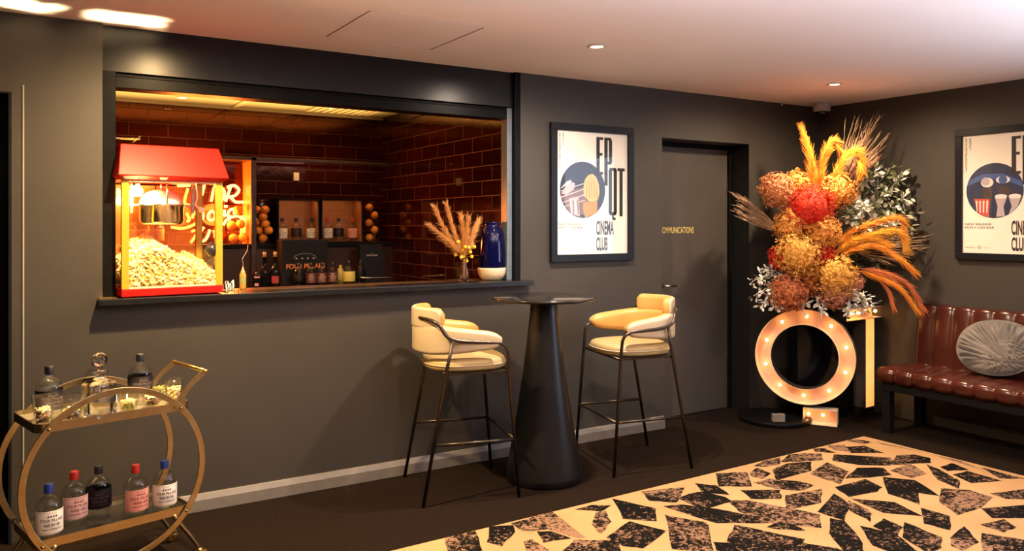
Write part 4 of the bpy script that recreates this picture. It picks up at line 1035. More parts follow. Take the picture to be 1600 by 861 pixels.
# lower bottles
gC = 'dark red labelled bottles on the back bench'
for px, lab in ((467,'dark labelled bottle on the back bench, leftmost of the four in front of the carton'),(486,'maroon labelled bottle on the back bench, second from the left'),(503,'maroon labelled bottle on the back bench, third from the left'),(520,'maroon labelled bottle on the back bench, beside the clear yellow one')):
    p = at(px, 0, Y=5.99); gin_bottle((p.x, p.y, 1.0008), face_cam(p), 'black', 'dark' if px == 467 else 'maroon', lab, gC, R=.039, H=.182)
p = at(545, 0, Y=5.99); gin_bottle((p.x, p.y, 1.0008), face_cam(p), 'black', 'yellow', 'larger clear bottle with yellow label on the back bench', 'clear bottles on the back bench', R=.050, H=.190, lines=('CITRUS','GIN','HOUSE'), lettered=False)
p = at(563, 0, Y=6.04); gin_bottle((p.x, p.y, 1.0008), face_cam(p), 'black', 'dark', 'clear bottle half hidden at the corner of the black bag', 'clear bottles on the back bench', R=.040, H=.190, lettered=False)
p = at(532, 0, Y=6.10)
t = thing('cordial_bottle', 'pale yellow slim bottle behind the maroon labelled ones', 'bottle', (p.x, p.y, 1.0), 0)
b = MB(); b.lathe([(0,0),(.026,0),(.028,.004),(.028,.10),(.022,.12),(.011,.13),(.011,.15),(0,.15)], 20); b.build('body', noisy('cordial_yellow',(0.45,0.40,0.14),(0.5,0.45,0.18),20,.3), t)
# wine bottles with corks
M_wine = principled('wine_glass_dark', (0.006,0.006,0.008), 0.06); M_cork = noisy('cork', (0.40,0.26,0.14), (0.5,0.33,0.19), 60, .8)
for px, seal, lab in ((413.5, False, 'tall dark corked wine bottle on the back bench, left one'), (430, True, 'tall dark corked wine bottle with red round seal on the back bench')):
    p = at(px, 0, Y=6.02); t = thing('wine_bottle', lab, 'bottle', (p.x, p.y, 1.0), face_cam(p), 'corked wine bottles on the back bench')
    b = MB(); b.lathe([(0,0),(.036,0),(.038,.004),(.038,.115),(.034,.135),(.020,.160),(.0145,.175),(.0135,.225),(.016,.227),(.016,.232),(0,.232)], 28); b.build('body', M_wine, t)
    b = MB(); b.lathe([(0,.232),(.0115,.232),(.0125,.268),(0,.268)], 16); b.build('cork', M_cork, t)
    if seal: b = MB(); b.lathe([(0,.0),(.026,.0)], 28, M=Matrix.Translation((0,-.0388,.062)) @ Matrix.Rotation(PI/2,4,'X')); b.lathe([(.0385,.035),(.0385,.09)], 20, a0=-PI/2-.75, a1=-PI/2+.75); b.build('seal', principled('seal_red',(0.35,0.03,0.03),.5), t)
p = at(401.5, 0, Y=6.02); t = thing('bitters_bottle', 'small dark square bottle left of the corked wine bottles', 'bottle', (p.x, p.y, 1.0), face_cam(p))
b = MB(); b.box(-.032,.032,-.02,.02,0,.10); b.build('body', M_wine, t, .006); b = MB(); b.lathe([(.012,.10),(.012,.122),(0,.122)], 16); b.build('cap', CAPS['black'], t)
b = MB(); b.box(-.016,.012,-.0208,-.0202,.020,.040); b.box(-.02,.02,-.0208,-.0202,.078,.090); b.build('label', LABS['pink'], t)
p = at(379.5, 0, Y=4.60); c = at(379.5, 449.5, Y=4.58)
t = thing('dropper_bottle', 'small amber squeeze bottle with pointed nozzle on the counter right of the popcorn machine', 'bottle', (c.x, 4.58, 1.1158), face_cam(c))
b = MB(); b.lathe([(0,0),(.017,0),(.018,.003),(.018,.080),(.013,.088),(0,.088)], 24); b.build('body', noisy('amber_sauce',(0.45,0.20,0.03),(0.5,0.24,0.05),20,.25), t)
b = MB(); b.lathe([(.012,.088),(.012,.096),(.007,.104),(.003,.122),(0,.122)], 16); b.build('nozzle', M_cork, t)
b = MB(); b.lathe([(.0183,.030),(.0183,.066)], 24); b.build('label', noisy('label_green',(0.20,0.22,0.06),(0.3,0.3,0.1),40,.5), t)
# zebra napkins
c = at(352, 452, Y=4.56)
b = MB(); vs = []; nx, nz = 24, 12
for i in range(nx+1):
    for j in range(nz+1):
        u = i/nx; v = j/nz; vs.append((c.x-.05+.10*u, 4.555+.02*math.sin(u*9)+.012*v, 1.1165+.042*v*(1+.22*math.sin(u*14))))
b.add(vs, [(i*(nz+1)+j, i*(nz+1)+j+1, (i+1)*(nz+1)+j+1, (i+1)*(nz+1)+j) for i in range(nx) for j in range(nz)], 0, True)
m = principled('zebra_cloth', (0.8,0.78,0.7), .8); nt, N, L, bs = nodes(m); tcx = N.new('ShaderNodeTexCoord'); wv = N.new('ShaderNodeTexWave'); wv.inputs['Scale'].default_value = 22; wv.inputs['Distortion'].default_value = 6; wv.inputs['Detail'].default_value = 1
cr = N.new('ShaderNodeValToRGB'); cr.color_ramp.interpolation = 'CONSTANT'; cr.color_ramp.elements[0].color = (.01,.01,.01,1); cr.color_ramp.elements[1].position = .5; cr.color_ramp.elements[1].color = (.8,.78,.7,1)
L.new(tcx.outputs['Object'], wv.inputs['Vector']); L.new(wv.outputs['Fac'], cr.inputs['Fac']); L.new(cr.outputs['Color'], bs.inputs['Base Color'])
o = b.build('folded_napkin', m); sm = o.modifiers.new('solid','SOLIDIFY'); sm.thickness = .002
tag(o, 'black and white striped napkin crumpled beside the popcorn machine', 'napkin')
# carton and bag
xa = at(440, 0, Y=6.06).x; xb = at(512, 0, Y=6.06).x; zt = at(476, 375, Y=6.06).z
t = thing('gin_carton', 'tall dark carton with four stars and orange lettering below the display boxes', 'carton', ((xa+xb)/2, 6.06, 1.0))
b = MB(); W_ = xb-xa; b.box(-W_/2, W_/2, 0, .15, .0008, zt-1.0); b.build('body', noisy('carton_dark',(0.005,0.003,0.003),(0.008,0.005,0.005),20,.5,**{'Specular IOR Level':0.2}), t, .002)
b = MB(); zc = at(476, 416, Y=6.06).z-1.0
text_rect(b, 'FOUR PILLARS', -W_*.40, W_*.44, zc-.018, zc+.020, -.0012, bold=.02); b.build('lettering', principled('copper_print',(0.75,0.24,0.07),.4), t)
SIL = principled('silver_print',(0.5,0.42,0.38),.4)
for k in (-1.5,-.5,.5,1.5):
    P = []; b = MB()
    for i in range(10): rr_ = .0045 if i%2 else .010; q = PI/2+PI*i/5; P.append((k*.044+rr_*math.cos(q), -.0012, zc+.060+rr_*math.sin(q)))
    b.add(P, [tuple(range(10))]); b.build('star', SIL, t)
b = MB()
P1 = [(.085*math.cos(a), zc+.062+.035*math.sin(a)) for a in [PI*i/16 for i in range(17)]]
for i in range(16):
    (xq,zq),(xr,zr_) = P1[i], P1[i+1]; b.add([(xq,-.0012,zq),(xr,-.0012,zr_),(xr*1.02,-.0012,zr_+.0015),(xq*1.02,-.0012,zq+.0015)], [(0,1,2,3)])
b.build('arch_print', SIL, t)
xa = at(563.5, 0, Y=6.06).x; xb = at(600, 0, Y=6.06).x; zt = at(580, 382, Y=6.06).z
t = thing('paper_bag', 'black paper carrier bag with tiny print at the right end of the back bench', 'bag', ((xa+xb)/2, 6.06, 1.0))
b = MB(); W_ = xb-xa; b.add([(-W_/2,0,.0008),(W_/2,0,.0008),(W_/2,.10,.0008),(-W_/2,.10,.0008),(-W_/2,.02,zt-1),(W_/2,.02,zt-1),(W_/2,.08,zt-1),(-W_/2,.08,zt-1)],[(3,2,1,0),(0,1,5,4),(1,2,6,5),(2,3,7,6),(3,0,4,7),(4,5,6,7)])
b.build('body', noisy('bag_black',(0.004,0.003,0.003),(0.006,0.004,0.004),20,.5,**{'Specular IOR Level':0.2}), t, .002)
b = MB(); zc = at(582, 399, Y=6.06).z-1.0; yb = .02*zc/(zt-1)-.0015
text_rect(b, 'FOUR PILLARS', -W_*.22, W_*.24, zc-.006, zc+.006, yb, bold=.03); text_rect(b, '* * * *', -W_*.10, W_*.12, zc+.012, zc+.018, yb); b.build('lettering', principled('silver_print',(0.5,0.42,0.38),.4), t)
# glass vases and the oranges in and above them
def orange(p, r, lab, grp):
    b = MB(); b.ball((0,0,0), r, 20, 0, .96)
    o = b.build('orange', M_orange_peel); o.location = p; tag(o, lab, 'orange', grp)
    b = MB(); b.lathe([(0,.003),(.004,.001),(.005,-.001)], 8, M=Matrix.Translation((0,0,r*.95))); b.build('stem', principled('stem_green',(0.10,0.12,0.02),.6), o)
def vase(px, R, H, lab):
    p = at(px, 0, Y=SY+.11); t = thing('glass_vase', lab, 'vase', (p.x, p.y, SZ), 0, 'glass vases of oranges on the shelf')
    b = MB(); b.lathe([(0,.001),(R,.001),(R,H)], 36); b.build('glass_body', M_thin, t)
    b = MB(); b.tube([(R*math.cos(a), R*math.sin(a), H) for a in [2*PI*i/32 for i in range(32)]], .0018, 6, closed=True); b.build('rim', M_thin, t)
    return p
g1 = 'oranges in the middle glass vase'
p0 = vase(412, .075, .34, 'clear glass vase of oranges just right of the neon niche')
for i, (px, py, lab) in enumerate([(414,328,'topmost orange in the middle vase'),(401,328,'upper left orange in the middle vase'),(411,339,'reddish orange under the topmost one in the middle vase'),(400,347,'left orange at mid height of the middle vase'),(415,350,'central bright orange of the middle vase'),(404,360,'lower left orange of the middle vase'),(420,360,'lower right orange of the middle vase'),(411,372,'bottom orange of the middle vase')]):
    q = at(px, py, Y=SY+.075+.05*(i%2)); orange((q.x, q.y, max(q.z, SZ+.035)), .034, lab, g1)
g2 = 'oranges in the right glass vase'
vase(581, .060, .34, 'clear glass cylinder vase of oranges right of the display boxes')
for px, py, lab in [(577,324,'topmost orange in the right vase'),(585,336,'second orange down in the right vase'),(576,348,'third orange down in the right vase'),(585,359,'fourth orange down in the right vase'),(577,371,'bottom orange in the right vase')]:
    q = at(px, py, Y=SY+.11); orange((q.x, q.y, max(q.z, SZ+.034)), .033, lab, g2)
g3 = 'oranges in the neon niche vase'
vase(372, .080, .22, 'clear glass vase of oranges glowing in front of the neon sign')
for i, (px, py, lab) in enumerate([(372,328,'topmost orange in front of the neon sign'),(362,352,'upper left orange in the neon niche vase'),(376,350,'upper right orange in the neon niche vase'),(365,372,'bottom left orange in the neon niche vase'),(380,371,'bottom right orange in the neon niche vase')]):
    q = at(px, py, Y=SY+.09+.03*(i%2)); orange((q.x, q.y, max(q.z, SZ+.037)), .036, lab, g3)
# bottles seen dimly through the popcorn machine
for px, lab in ((203,'amber lit bottle on the shelf seen through the machine, left one'),(224,'amber lit bottle on the shelf seen through the machine, middle one'),(246,'amber lit bottle on the shelf seen through the machine, right one')):
    p = at(px, 0, Y=SY+.12); gin_bottle((p.x, p.y, SZ+.001), face_cam(p), 'black', 'pink', lab, 'bottles behind the popcorn machine', R=.046, H=.205)

# ------------------------------------------------------------------ blue and cream vase, pampas vase on the counter
c = at(768.5, 436, Y=4.475)
t = thing('ceramic_vase', 'glossy navy vase with cream base at the right end of the counter', 'vase', (c.x, 4.475, 1.1158))
b = MB(); b.lathe([(0,0),(.055,0),(.066,.006),(.080,.022),(.089,.045),(.092,.070),(.092,.078),(0,.078)], 48); b.build('base', noisy('bisque_cream',(0.62,0.48,0.33),(0.68,0.54,0.38),14,.6), t)
b = MB(); b.lathe([(0,.0785),(.086,.0785),(.087,.083),(.084,.16),(.078,.24),(.070,.30),(.062,.326),(.050,.340),(.047,.348),(.048,.366),(.050,.372),(.044,.374),(.040,.366),(.040,.345),(0,.34)], 48)
b.build('body', principled('navy_glaze',(0.002,0.0025,0.028),.05), t)
def strands(mb, path, n, L, spread, r, mi=0, droop=.3, seg=4, start=.25, drift=None):
    """plume: fine fibres leaving a stem along the path"""
    P = [Vector(p) for p in path]; k = len(P)
    for i in range(n):
        s = start+(1-start)*random.random(); f = s*(k-1); a = int(min(f, k-2)); q = P[a].lerp(P[a+1], f-a); T = (P[a+1]-P[a]).normalized()
        sd = Vector((random.gauss(0,1), random.gauss(0,1), random.gauss(0,1))); sd = (sd-T*sd.dot(T)).normalized()
        l = L*random.uniform(.6,1.15)*(1-.35*s); w_ = spread*random.uniform(.3,1.2)
        pts = []
        for j in range(seg+1):
            u = j/seg; pts.append(q+T*l*u+sd*l*w_*u+Vector((0,0,-1))*droop*l*u*u+(drift or Vector((0,0,0)))*l*u*u)
        rr_ = [r*(1-.8*j/seg) for j in range(seg+1)]
        mb.tube(pts, rr_, 3, mi, caps=False)
M_pamp = noisy('pampas_tan', (0.55,0.24,0.06), (0.70,0.36,0.12), 30, .9)
c = at(725, 439, Y=4.42)
t = thing('glass_bud_vase', 'slim clear glass vase with dried tan plumes on the counter', 'vase', (c.x, 4.42, 1.1158))
b = MB(); b.lathe([(0,.0015),(.028,.0015),(.030,.008),(.029,.05),(.022,.09),(.020,.13),(.023,.150),(.021,.150),(.018,.13),(.020,.09),(.026,.05),(.027,.012),(0,.012)], 28); b.build('glass_body', M_glass, t)
base = c.copy(); base.y = 4.42; base.z = 1.1158+.012
dt = thing('dried_bouquet', 'spray of dried tan plumes and yellow ball flowers in the slim glass vase', 'dried flowers', tuple(base))
random.seed(21)
for (px, py, dy, mx, my) in [(680,326,.0,700,368),(698,320,.05,712,370),(672,352,-.05,700,378),(721,338,.04,724,375),(732,340,-.03,728,378),(747,345,.02,735,380),(744,352,-.04,732,385)]:
    tip = at(px, py, Y=4.42+dy); mid = at(mx, my, Y=4.42+dy*.6); 
    P = spline([base+Vector((random.uniform(-.008,.008),random.uniform(-.008,.008),0)), base+Vector((0,0,.13)), mid, tip], 8)
    b = MB(); b.tube(P, .0014, 5); strands(b, P, 380, .070, .50, .0016, 0, .12, 3, .42); loc(b, 'plume', M_pamp, dt)
M_cras = noisy('craspedia_yellow', (0.72,0.45,0.03), (0.82,0.55,0.06), 60, .8, .4, 120)
for (px, py) in [(712,398),(721,402),(729,408),(716,378),(733,387),(727,386),(737,401),(731,371),(724,391),(741,386),(735,394)]:
    q = at(px, py, Y=4.41+random.uniform(-.03,.03)); b = MB(); b.ball(q, .0115, 12); b.tube(spline([base, base+Vector((0,0,.13)), q], 5), .0009, 4); loc(b, 'ball_flower', M_cras, dt)

# ------------------------------------------------------------------ marquee letters
M_tin = principled('letter_tin_outside', (0.045,0.032,0.028), .45)
M_mbulb = emis('marquee_bulb', (1.0,0.52,0.17), 18)
M_face = noisy('letter_face', (0.80,0.50,0.36), (0.84,0.56,0.42), 6, .35)
M_rim = noisy('letter_rim', (0.82,0.66,0.48), (0.86,0.70,0.52), 8, .4)
M_mbulb2 = emis('marquee_bulb_gold', (1.0,0.50,0.12), 26)
def bulb(par, x, y, z, s=1.0, mt=None):
    """bulb facing local -y"""
    Mx = Matrix.Translation((x, y, z)) @ Matrix.Rotation(PI/2, 4, 'X')
    b = MB(); b.lathe([(.013*s,0),(.014*s,.003),(.012*s,.016*s),(.009*s,.016*s)], 16, M=Mx); sk = b.build('bulb_socket', M_tin, par)
    b = MB(); b.lathe([(.008*s,.012*s),(.013*s,.024*s),(.015*s,.034*s),(.012*s,.044*s),(.006*s,.049*s),(0,.050*s)], 16, M=Mx); b.build('bulb', mt or M_mbulb, sk)
# letter Q
qd = 5.93; qc = at(1256.5, 558, d=qd); QR, QI = .352, .237
aim = math.atan2(-qc.y, -qc.x)+PI/2+math.radians(-7)
tail = at(1281, 648, d=5.88)
t = thing('marquee_letter_q', 'glowing round marquee bulb letter Q standing on the floor in the corner', 'letter light', (qc.x, qc.y, 0), aim)
qz = qc.z; dq = .11
def ringmesh(r0, r1, y, z=0, n=96, mi=0, mb=None):
    vs = []
    for i in range(n):
        a = 2*PI*i/n; vs += [(r0*math.cos(a), y, z+r0*math.sin(a)), (r1*math.cos(a), y, z+r1*math.sin(a))]
    mb.add(vs, [(2*i, 2*i+1, (2*((i+1)%n))+1, 2*((i+1)%n)) for i in range(n)], mi, False)
def cyl(r, y0, y1, z, mb, n=96, mi=0):
    vs = []
    for i in range(n):
        a = 2*PI*i/n; vs += [(r*math.cos(a), y0, z+r*math.sin(a)), (r*math.cos(a), y1, z+r*math.sin(a))]
    mb.add(vs, [(2*i, 2*i+1, (2*((i+1)%n))+1, 2*((i+1)%n)) for i in range(n)], mi, True)
b = MB(); ringmesh(QI+.002, QR-.002, dq-.02, qz, mb=b); b.build('face', M_face, t)
b = MB(); cyl(QR-.003, 0.0, dq, qz, b); cyl(QI+.003, 0.0, dq, qz, b); ringmesh(QR-.003, QR, 0, qz, mb=b); ringmesh(QI, QI+.003, 0, qz, mb=b); b.build('inner_rim', M_rim, t)
b = MB(); cyl(QR, 0.0, dq, qz, b); cyl(QI, 0.0, dq, qz, b); ringmesh(QI, QR, dq, qz, mb=b); tag(b.build('outer_casing', M_tin, t), label='dark tin outside of the letter')
NB = 10
for k in range(NB):
    a = math.radians(88)-2*PI*k/NB; r = (QR+QI)/2; bulb(t, r*math.cos(a), dq-.021, qz+r*math.sin(a), .8)
# tail box
qm = Matrix.Rotation(-aim, 4, 'Z'); tl = qm @ Vector((tail.x-qc.x, tail.y-qc.y, 0)); tx = tl.x; th = .118; tw = .235
def channel_box(mbf, mbr, mbo, x0, x1, z0, z1, d, open_sides=()):
    mbf.add([(x0,d-.02,z0),(x1,d-.02,z0),(x1,d-.02,z1),(x0,d-.02,z1)], [(0,1,2,3)])
    e = .004
    for (a0,a1,c0,c1,nm) in ((x0,x1,z0,z0+e,'b'),(x0,x1,z1-e,z1,'t'),(x0,x0+e,z0+e,z1-e,'l'),(x1-e,x1,z0+e,z1-e,'r')):
        if nm in open_sides: continue
        mbr.box(a0,a1,0,d-.004,c0,c1)
    mbo.box(x0-.001,x1+.001,d-.004,d,z0-.001,z1+.001)
f, r_, o_ = MB(), MB(), MB(); channel_box(f, r_, o_, tx-tw/2, tx+tw/2, .002, th, dq)
tb = f.build('tail_face', M_face, t); r_.build('tail_rim', M_rim, tb); o_.build('tail_back', M_tin, tb)
for k, x in enumerate((tx-.085, tx+.015)): bulb(t, x, dq-.021, th*.55, .75)
# letter T
c = at(1359.5, 636, d=6.17); TH = at(1359.5, 480, d=6.17).z
t = thing('marquee_letter_t', 'glowing marquee bulb letter T turned sideways beside the bench end', 'letter light', (c.x, c.y, 0), math.radians(5))
z0 = c.z; bw = .66; sw = .125; bh = .088; dT = .10
f, r_, o_ = MB(), MB(), MB()
channel_box(f, r_, o_, -bw/2, bw/2, TH-bh, TH, dT); 
f.build('bar_face', M_face, t)
f2 = MB(); channel_box(f2, r_, o_, -sw/2, sw/2, z0, TH-bh, dT, ('t',)); f2.build('stem_face', M_face, t)
r_.build('rim', M_rim, t); o_.box(-sw/2-.003, -sw/2-.001, 0, dT, z0, TH-bh-.002); o_.box(-bw/2-.003, -bw/2-.001, 0, dT, TH-bh, TH); tag(o_.build('outer_casing', M_tin, t), label='dark tin outside of the letter')
for k in range(6): bulb(t, -.02, dT-.021, z0+.06+k*.118, .75, M_mbulb2)
for x in (-.27,-.17,-.07, .17): bulb(t, x, dT-.021, TH-bh/2, .75, M_mbulb2)
b = MB(); b.box(-.06,.06,.0,.10,0.001,z0-.001); b.build('foot_plate', M_void, t)
# plinth behind the letters, pale block beside Q
pc_ = at(1290, 0, d=6.55)
b = MB(); px0 = at(1205, 0, d=6.45); 
t = thing('display_plinth', 'glossy black plinth behind the marquee letters carrying the flowers', 'plinth', (5.34, 4.07, 0), math.radians(-35))
b = MB(); b.box(-.19,.19,-.14,.14,.001,.745); b.build('body', principled('plinth_gloss',(0.003,0.003,0.004),.12,0,**{'Specular IOR Level':0.3}), t, .004)
b = MB(); b.box(-.20,.20,-.15,.15,.745,.765); b.build('top_board', M_black, t, .003)
b = MB(); c = at(1178, 655, z=.02); 
b = MB(); b.lathe([(0,.001),(.25,.001),(.26,.006),(.26,.030),(.25,.035),(0,.035)], 48); o = b.build('floor_base', M_black); o.location = (at(1186,650,z=0).x, min(at(1186,650,z=0).y, 4.09), 0)
tag(o, 'low round black base disc on the floor beside the letter Q', 'base')
c = at(1216, 643, d=5.86); b = MB(); b.box(-.045,.045,-.02,.02,0,.055); o = b.build('plaster_block', noisy('stone_grey',(0.16,0.13,0.11),(0.24,0.20,0.17),20,.8), None, .004); o.location = (c.x, c.y, .036); o.rotation_euler = (0,0,-.5)
tag(o, 'small grey block lying left of the foot of the letter Q', 'block')

# ------------------------------------------------------------------ flower arrangement
vb = thing('flower_pot', 'black pot hidden under the big flower arrangement on the plinth', 'pot', (5.34, 4.06, .766))
b = MB(); b.lathe([(0,0),(.10,0),(.105,.006),(.125,.16),(.120,.165),(.112,.155),(0,.15)], 36); b.build('body', M_black, vb)
FB = Vector((5.34, 4.06, .92))
def lim(px, d):
    rx, ry = ray(px); return min(d, 5.725/rx*FPX, 4.335/ry*FPX)
fa = thing('flower_arrangement', 'huge dried arrangement of orange blooms, plumes and pale leaves in the corner', 'flower arrangement', tuple(FB))
def mk(n1, c1, c2): return noisy(n1, c1, c2, 14, .8)
C_tan = mk('bloom_tan',(0.52,0.20,0.09),(0.64,0.29,0.12)); C_brn = mk('bloom_brown',(0.36,0.13,0.05),(0.52,0.22,0.07)); C_red = mk('bloom_red',(0.55,0.020,0.008),(0.66,0.045,0.014))
C_amb = mk('bloom_amber',(0.62,0.27,0.05),(0.76,0.36,0.08)); C_yel = mk('bloom_honey',(0.60,0.30,0.05),(0.72,0.40,0.09)); C_rst = mk('bloom_rust',(0.40,0.11,0.04),(0.52,0.17,0.06)); C_pnk = mk('bloom_dusky',(0.42,0.17,0.10),(0.52,0.23,0.14))
random.seed(9)
def bloom(px, py, rp, d, mat, fine=False):
    R = rp*1.06*d/FPX; c = at(px, py, d=min(d, lim(px, 9)-R*1.25)); b = MB(); N_ = 700 if not fine else 1000
    b.ball(c, R*.74, 16)
    for k in range(N_):
        v = Vector((random.gauss(0,1), random.gauss(0,1), random.gauss(0,1))).normalized()
        bump = 1+.30*noise.noise(v*3.2+Vector((px,0,0)))+.12*noise.noise(v*7+Vector((px,0,0)))
        q = c+v*R*bump*random.uniform(.86,1.02)
        a = v.orthogonal().normalized(); a = (Matrix.Rotation(random.random()*6.28, 3, v) @ a); e = v.cross(a)
        s = (.0135 if not fine else .0105)*random.uniform(.7,1.25)
        tl = v*s*random.uniform(-.2,1.3)
        # four-lobed floret: two bent quads
        for (g, h_) in ((a, e), (e, a)):
            b.add([q-g*s+tl*.6-h_*s*.35, q-h_*s*.12, q+g*s+tl-h_*s*.35, q+g*s*.9+tl*1.1+h_*s*.4, q+h_*s*.12, q-g*s*.9+tl*.7+h_*s*.4], [(0,1,4,5),(1,2,3,4)], 0, False)
    b.tube([c, (c+FB)/2+Vector((0,0,.0)), FB], .004, 5)
    loc(b, 'bloom', mat, fa)
D0 = 5.92
for a in [(1213,297,24,D0-.02,C_tan),(1245,289,21,D0+.08,C_amb),(1266,324,33,D0-.08,C_red,True),(1307,299,25,D0+.0,C_amb),(1236,352,24,D0-.02,C_amb),(1243,368,20,D0+.04,C_brn),(1285,362,25,D0-.08,C_amb),(1247,398,31,D0-.14,C_yel),
          (1281,403,22,D0-.04,C_red,True),(1222,402,18,D0-.02,C_red,True),(1304,430,30,D0-.14,C_yel),(1303,456,23,D0-.10,C_pnk),(1232,457,27,D0-.10,C_rst),(1263,434,24,D0-.02,C_rst),(1318,300,20,D0+.1,C_brn),(1332,440,14,D0,C_pnk),(1281,448,18,D0-.02,C_brn)]: bloom(*a)
C_pl = noisy('plume_orange',(0.78,0.24,0.02),(0.90,0.38,0.04),10,.8); C_pl2 = noisy('plume_yellow',(0.82,0.34,0.02),(0.92,0.48,0.05),10,.8); C_pl3 = noisy('plume_copper',(0.55,0.14,0.05),(0.72,0.22,0.07),10,.8)
def plume(pts, mat, n=240, L=.10, spread=.16, r=.0022, droop=.25, d=D0):
    P = [at(x, y, d=lim(x, 9)-.06 if d+dd > lim(x, 9)-.06 else d+dd) for x, y, dd in pts]; S = spline(P, 8); b = MB(); b.tube(S, .0035, 5)
    strands(b, S, int(n*1.9), L*1.25, spread*2.6, r*.9, 0, droop*1.2, 4, .10); loc(b, 'plume', mat, fa)
plume([(1272,322,0),(1268,280,0),(1262,240,0),(1253,204,0)], C_pl, 260, .09, .16, droop=.02)
plume([(1276,320,0),(1274,270,0),(1266,235,0),(1258,215,0)], C_pl2, 160, .07, .2, droop=.05)
plume([(1276,322,0),(1281,280,-.02),(1288,240,-.03),(1300,220,-.03),(1312,232,-.02)], C_pl, 300, .085, .17, droop=.18)
plume([(1278,320,0),(1284,275,0),(1292,245,0),(1304,226,0)], C_pl2, 160, .07, .16, droop=.1)
plume([(1280,325,0),(1300,285,-.03),(1320,248,-.05),(1338,236,-.05),(1346,262,-.05)], C_pl2, 320, .09, .19, droop=.22)
plume([(1282,325,0),(1302,275,-.03),(1322,244,-.05),(1344,246,-.05),(1345,270,-.04)], C_pl, 260, .08, .2, droop=.25)
plume([(1292,400,0),(1330,362,-.06),(1375,345,-.10),(1404,342,-.12),(1411,362,-.12)], C_pl, 300, .09, .16, droop=.15)
plume([(1296,408,0),(1335,375,-.06),(1375,362,-.10),(1404,362,-.12),(1416,385,-.12)], C_pl2, 320, .09, .18, droop=.18)
plume([(1298,410,0),(1330,390,-.06),(1365,384,-.10),(1400,400,-.13),(1426,422,-.14)], C_pl, 300, .09, .16, droop=.12)
plume([(1296,408,0),(1325,380,-.06),(1360,372,-.08),(1385,380,-.10)], C_pl2, 240, .09, .18, droop=.1)
plume([(1330,418,0),(1375,425,-.08),(1415,443,-.12),(1440,478,-.14)], C_pl3, 320, .09, .13, droop=.1)
plume([(1330,420,0),(1370,432,-.08),(1405,450,-.12),(1432,484,-.14)], C_pl, 240, .09, .12, droop=.1)
plume([(1335,425,0),(1365,432,-.06),(1385,450,-.08),(1396,478,-.10)], C_pl3, 220, .07, .12, droop=.15)
C_gr = noisy('grass_tan',(0.34,0.20,0.11),(0.50,0.33,0.20),12,.8); C_gr2 = noisy('grass_rosy',(0.40,0.20,0.12),(0.55,0.30,0.18),12,.8)
def fan(base, tips, mat, per=5, jit=14, d=D0, dd=.08):
    b = MB(); B = at(base[0], base[1], d=d)
    for (x, y) in tips:
        for k in range(per):
            xx = x+random.gauss(0,jit*.6); T = at(xx, y+random.gauss(0,jit*.5), d=min(lim(xx, 9)-.05, d+random.uniform(-dd,dd))); mid = B.lerp(T, .5)+Vector((random.gauss(0,.012),random.gauss(0,.012),random.gauss(0,.012)))
            b.tube(spline([B, mid, T], 5), [.0032*(1-.75*i/10) for i in range(11)], 4, caps=False)
            for q in range(3):
                s = random.uniform(.45,.95); p = B.lerp(T, s); v = (T-B).normalized()*.07+Vector((random.gauss(0,.012),random.gauss(0,.012),random.gauss(0,.012))); b.tube([p, p+v], [.0024,.0006], 3, caps=False)
    loc(b, 'dried_grass', mat, fa)
fan((1308,300), [(1333,182),(1352,195),(1372,176),(1362,215),(1384,208),(1378,232),(1345,225),(1330,235)], C_gr, 5, 9, D0+.12)
fan((1306,305), [(1350,240),(1366,250),(1340,215),(1378,240)], C_gr2, 8, 10, D0+.08)
fan((1222,362), [(1151,304),(1150,322),(1155,335),(1170,330),(1178,342),(1160,312)], C_gr, 6, 7, D0+.02)
fan((1345,385), [(1444,388),(1440,372),(1430,362),(1425,395)], C_gr, 5, 6, D0+.05)
fan((1340,395), [(1400,408),(1390,412),(1420,400)], C_gr, 4, 6, D0+.08)
C_wh = noisy('leaf_white',(0.62,0.60,0.52),(0.80,0.78,0.70),10,.5); C_gn = noisy('leaf_green',(0.06,0.09,0.03),(0.18,0.20,0.08),10,.5); C_sv = noisy('leaf_silver',(0.40,0.40,0.40),(0.62,0.62,0.60),10,.5)
def leaf(b, p, dirv, s, mi, wd=.34):
    up = Vector((0,0,1)); side = dirv.cross(up); side = side.normalized() if side.length > .1 else Vector((1,0,0)); side = Matrix.Rotation(random.uniform(-1.2,1.2), 3, dirv) @ side; nn = dirv.cross(side)
    vs = []; pr = [(0,.02),(.3,.85),(.6,1),(.85,.6),(1,.03)]
    for u, w_ in pr:
        m_ = p+dirv*s*u+nn*s*(.12*u*u)
        vs += [m_-side*s*wd*w_+nn*s*.06, m_, m_+side*s*wd*w_+nn*s*.06]
    fs = []
    for i in range(4): fs += [(3*i,3*i+1,3*i+4,3*i+3),(3*i+1,3*i+2,3*i+5,3*i+4)]
    b.add(vs, fs, mi, True)
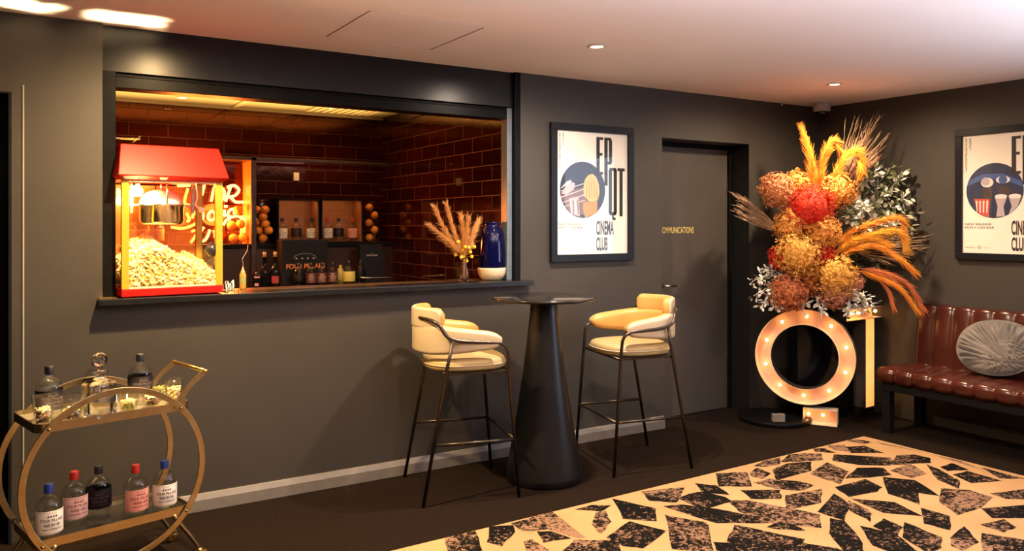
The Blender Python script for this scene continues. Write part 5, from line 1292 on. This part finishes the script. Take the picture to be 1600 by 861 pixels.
def sprig(pts, n, s, mats, d=D0, wd=.34, name='leaf_sprig'):
    P = spline([at(x, y, d=min(lim(x, 9)-.07, d+dd)) for x, y, dd in pts], 6); b = MB(); b.tube(P, .0028, 5, 1)
    k = len(P)
    for i in range(n):
        f = (.15+.85*random.random())*(k-1.001); a = int(f); p = P[a].lerp(P[a+1], f-a); T = (P[a+1]-P[a]).normalized()
        rv = Vector((random.gauss(0,1), random.gauss(0,1), random.gauss(0,1))).normalized(); dv = (T*.5+rv*.9).normalized()
        off = dv*random.uniform(0,.04); leaf(b, p+off, dv, s*random.uniform(.7,1.25), 0 if random.random() < .58 else 1, wd)
    loc(b, name, mats, fa)
for pts in [[(1310,340,.06),(1335,300,.1),(1372,262,.12)],[(1315,345,.06),(1350,310,.1),(1395,262,.12)],[(1315,350,.06),(1365,320,.1),(1412,272,.12)],[(1315,350,.06),(1370,335,.1),(1418,305,.1)],
            [(1315,355,.06),(1360,345,.08),(1425,335,.08)],[(1310,350,.04),(1345,330,.06),(1385,300,.08)],[(1305,345,.0),(1325,335,-.02),(1340,350,-.04)],[(1310,360,.02),(1355,355,.04),(1405,352,.06)],
            [(1300,340,.04),(1320,320,.06),(1350,280,.1)],[(1320,350,.06),(1380,345,.06),(1424,355,.06)],[(1310,335,.0),(1330,320,.0),(1360,330,.0)]]:
    sprig(pts, 110, .044, [C_wh, C_gn], wd=.30)
for pts in [[(1300,420,.06),(1340,405,.1),(1385,408,.1)],[(1300,420,.08),(1345,425,.1),(1380,420,.1)],[(1300,410,.08),(1340,395,.1),(1370,385,.1)]]: sprig(pts, 46, .034, [C_gn, C_gn])
for pts in [[(1225,440,0),(1200,430,-.04),(1175,440,-.06)],[(1225,445,0),(1200,450,-.06),(1178,462,-.08)],[(1225,448,0),(1205,462,-.06),(1190,478,-.08)],[(1225,440,0),(1208,425,-.02),(1196,420,-.04)],[(1228,452,0),(1215,470,-.06),(1212,484,-.08)],
            [(1320,448,-.04),(1338,460,-.10),(1352,482,-.14)],[(1320,450,-.04),(1345,462,-.10),(1366,476,-.14)],[(1318,450,-.04),(1328,468,-.10),(1326,488,-.14)],[(1272,455,0),(1278,470,-.08),(1284,484,-.12)],[(1260,455,0),(1258,470,-.06),(1252,480,-.1)]]:
    sprig(pts, 44, .036, [C_sv, C_wh], wd=.26)
print('objects', len(bpy.data.objects))
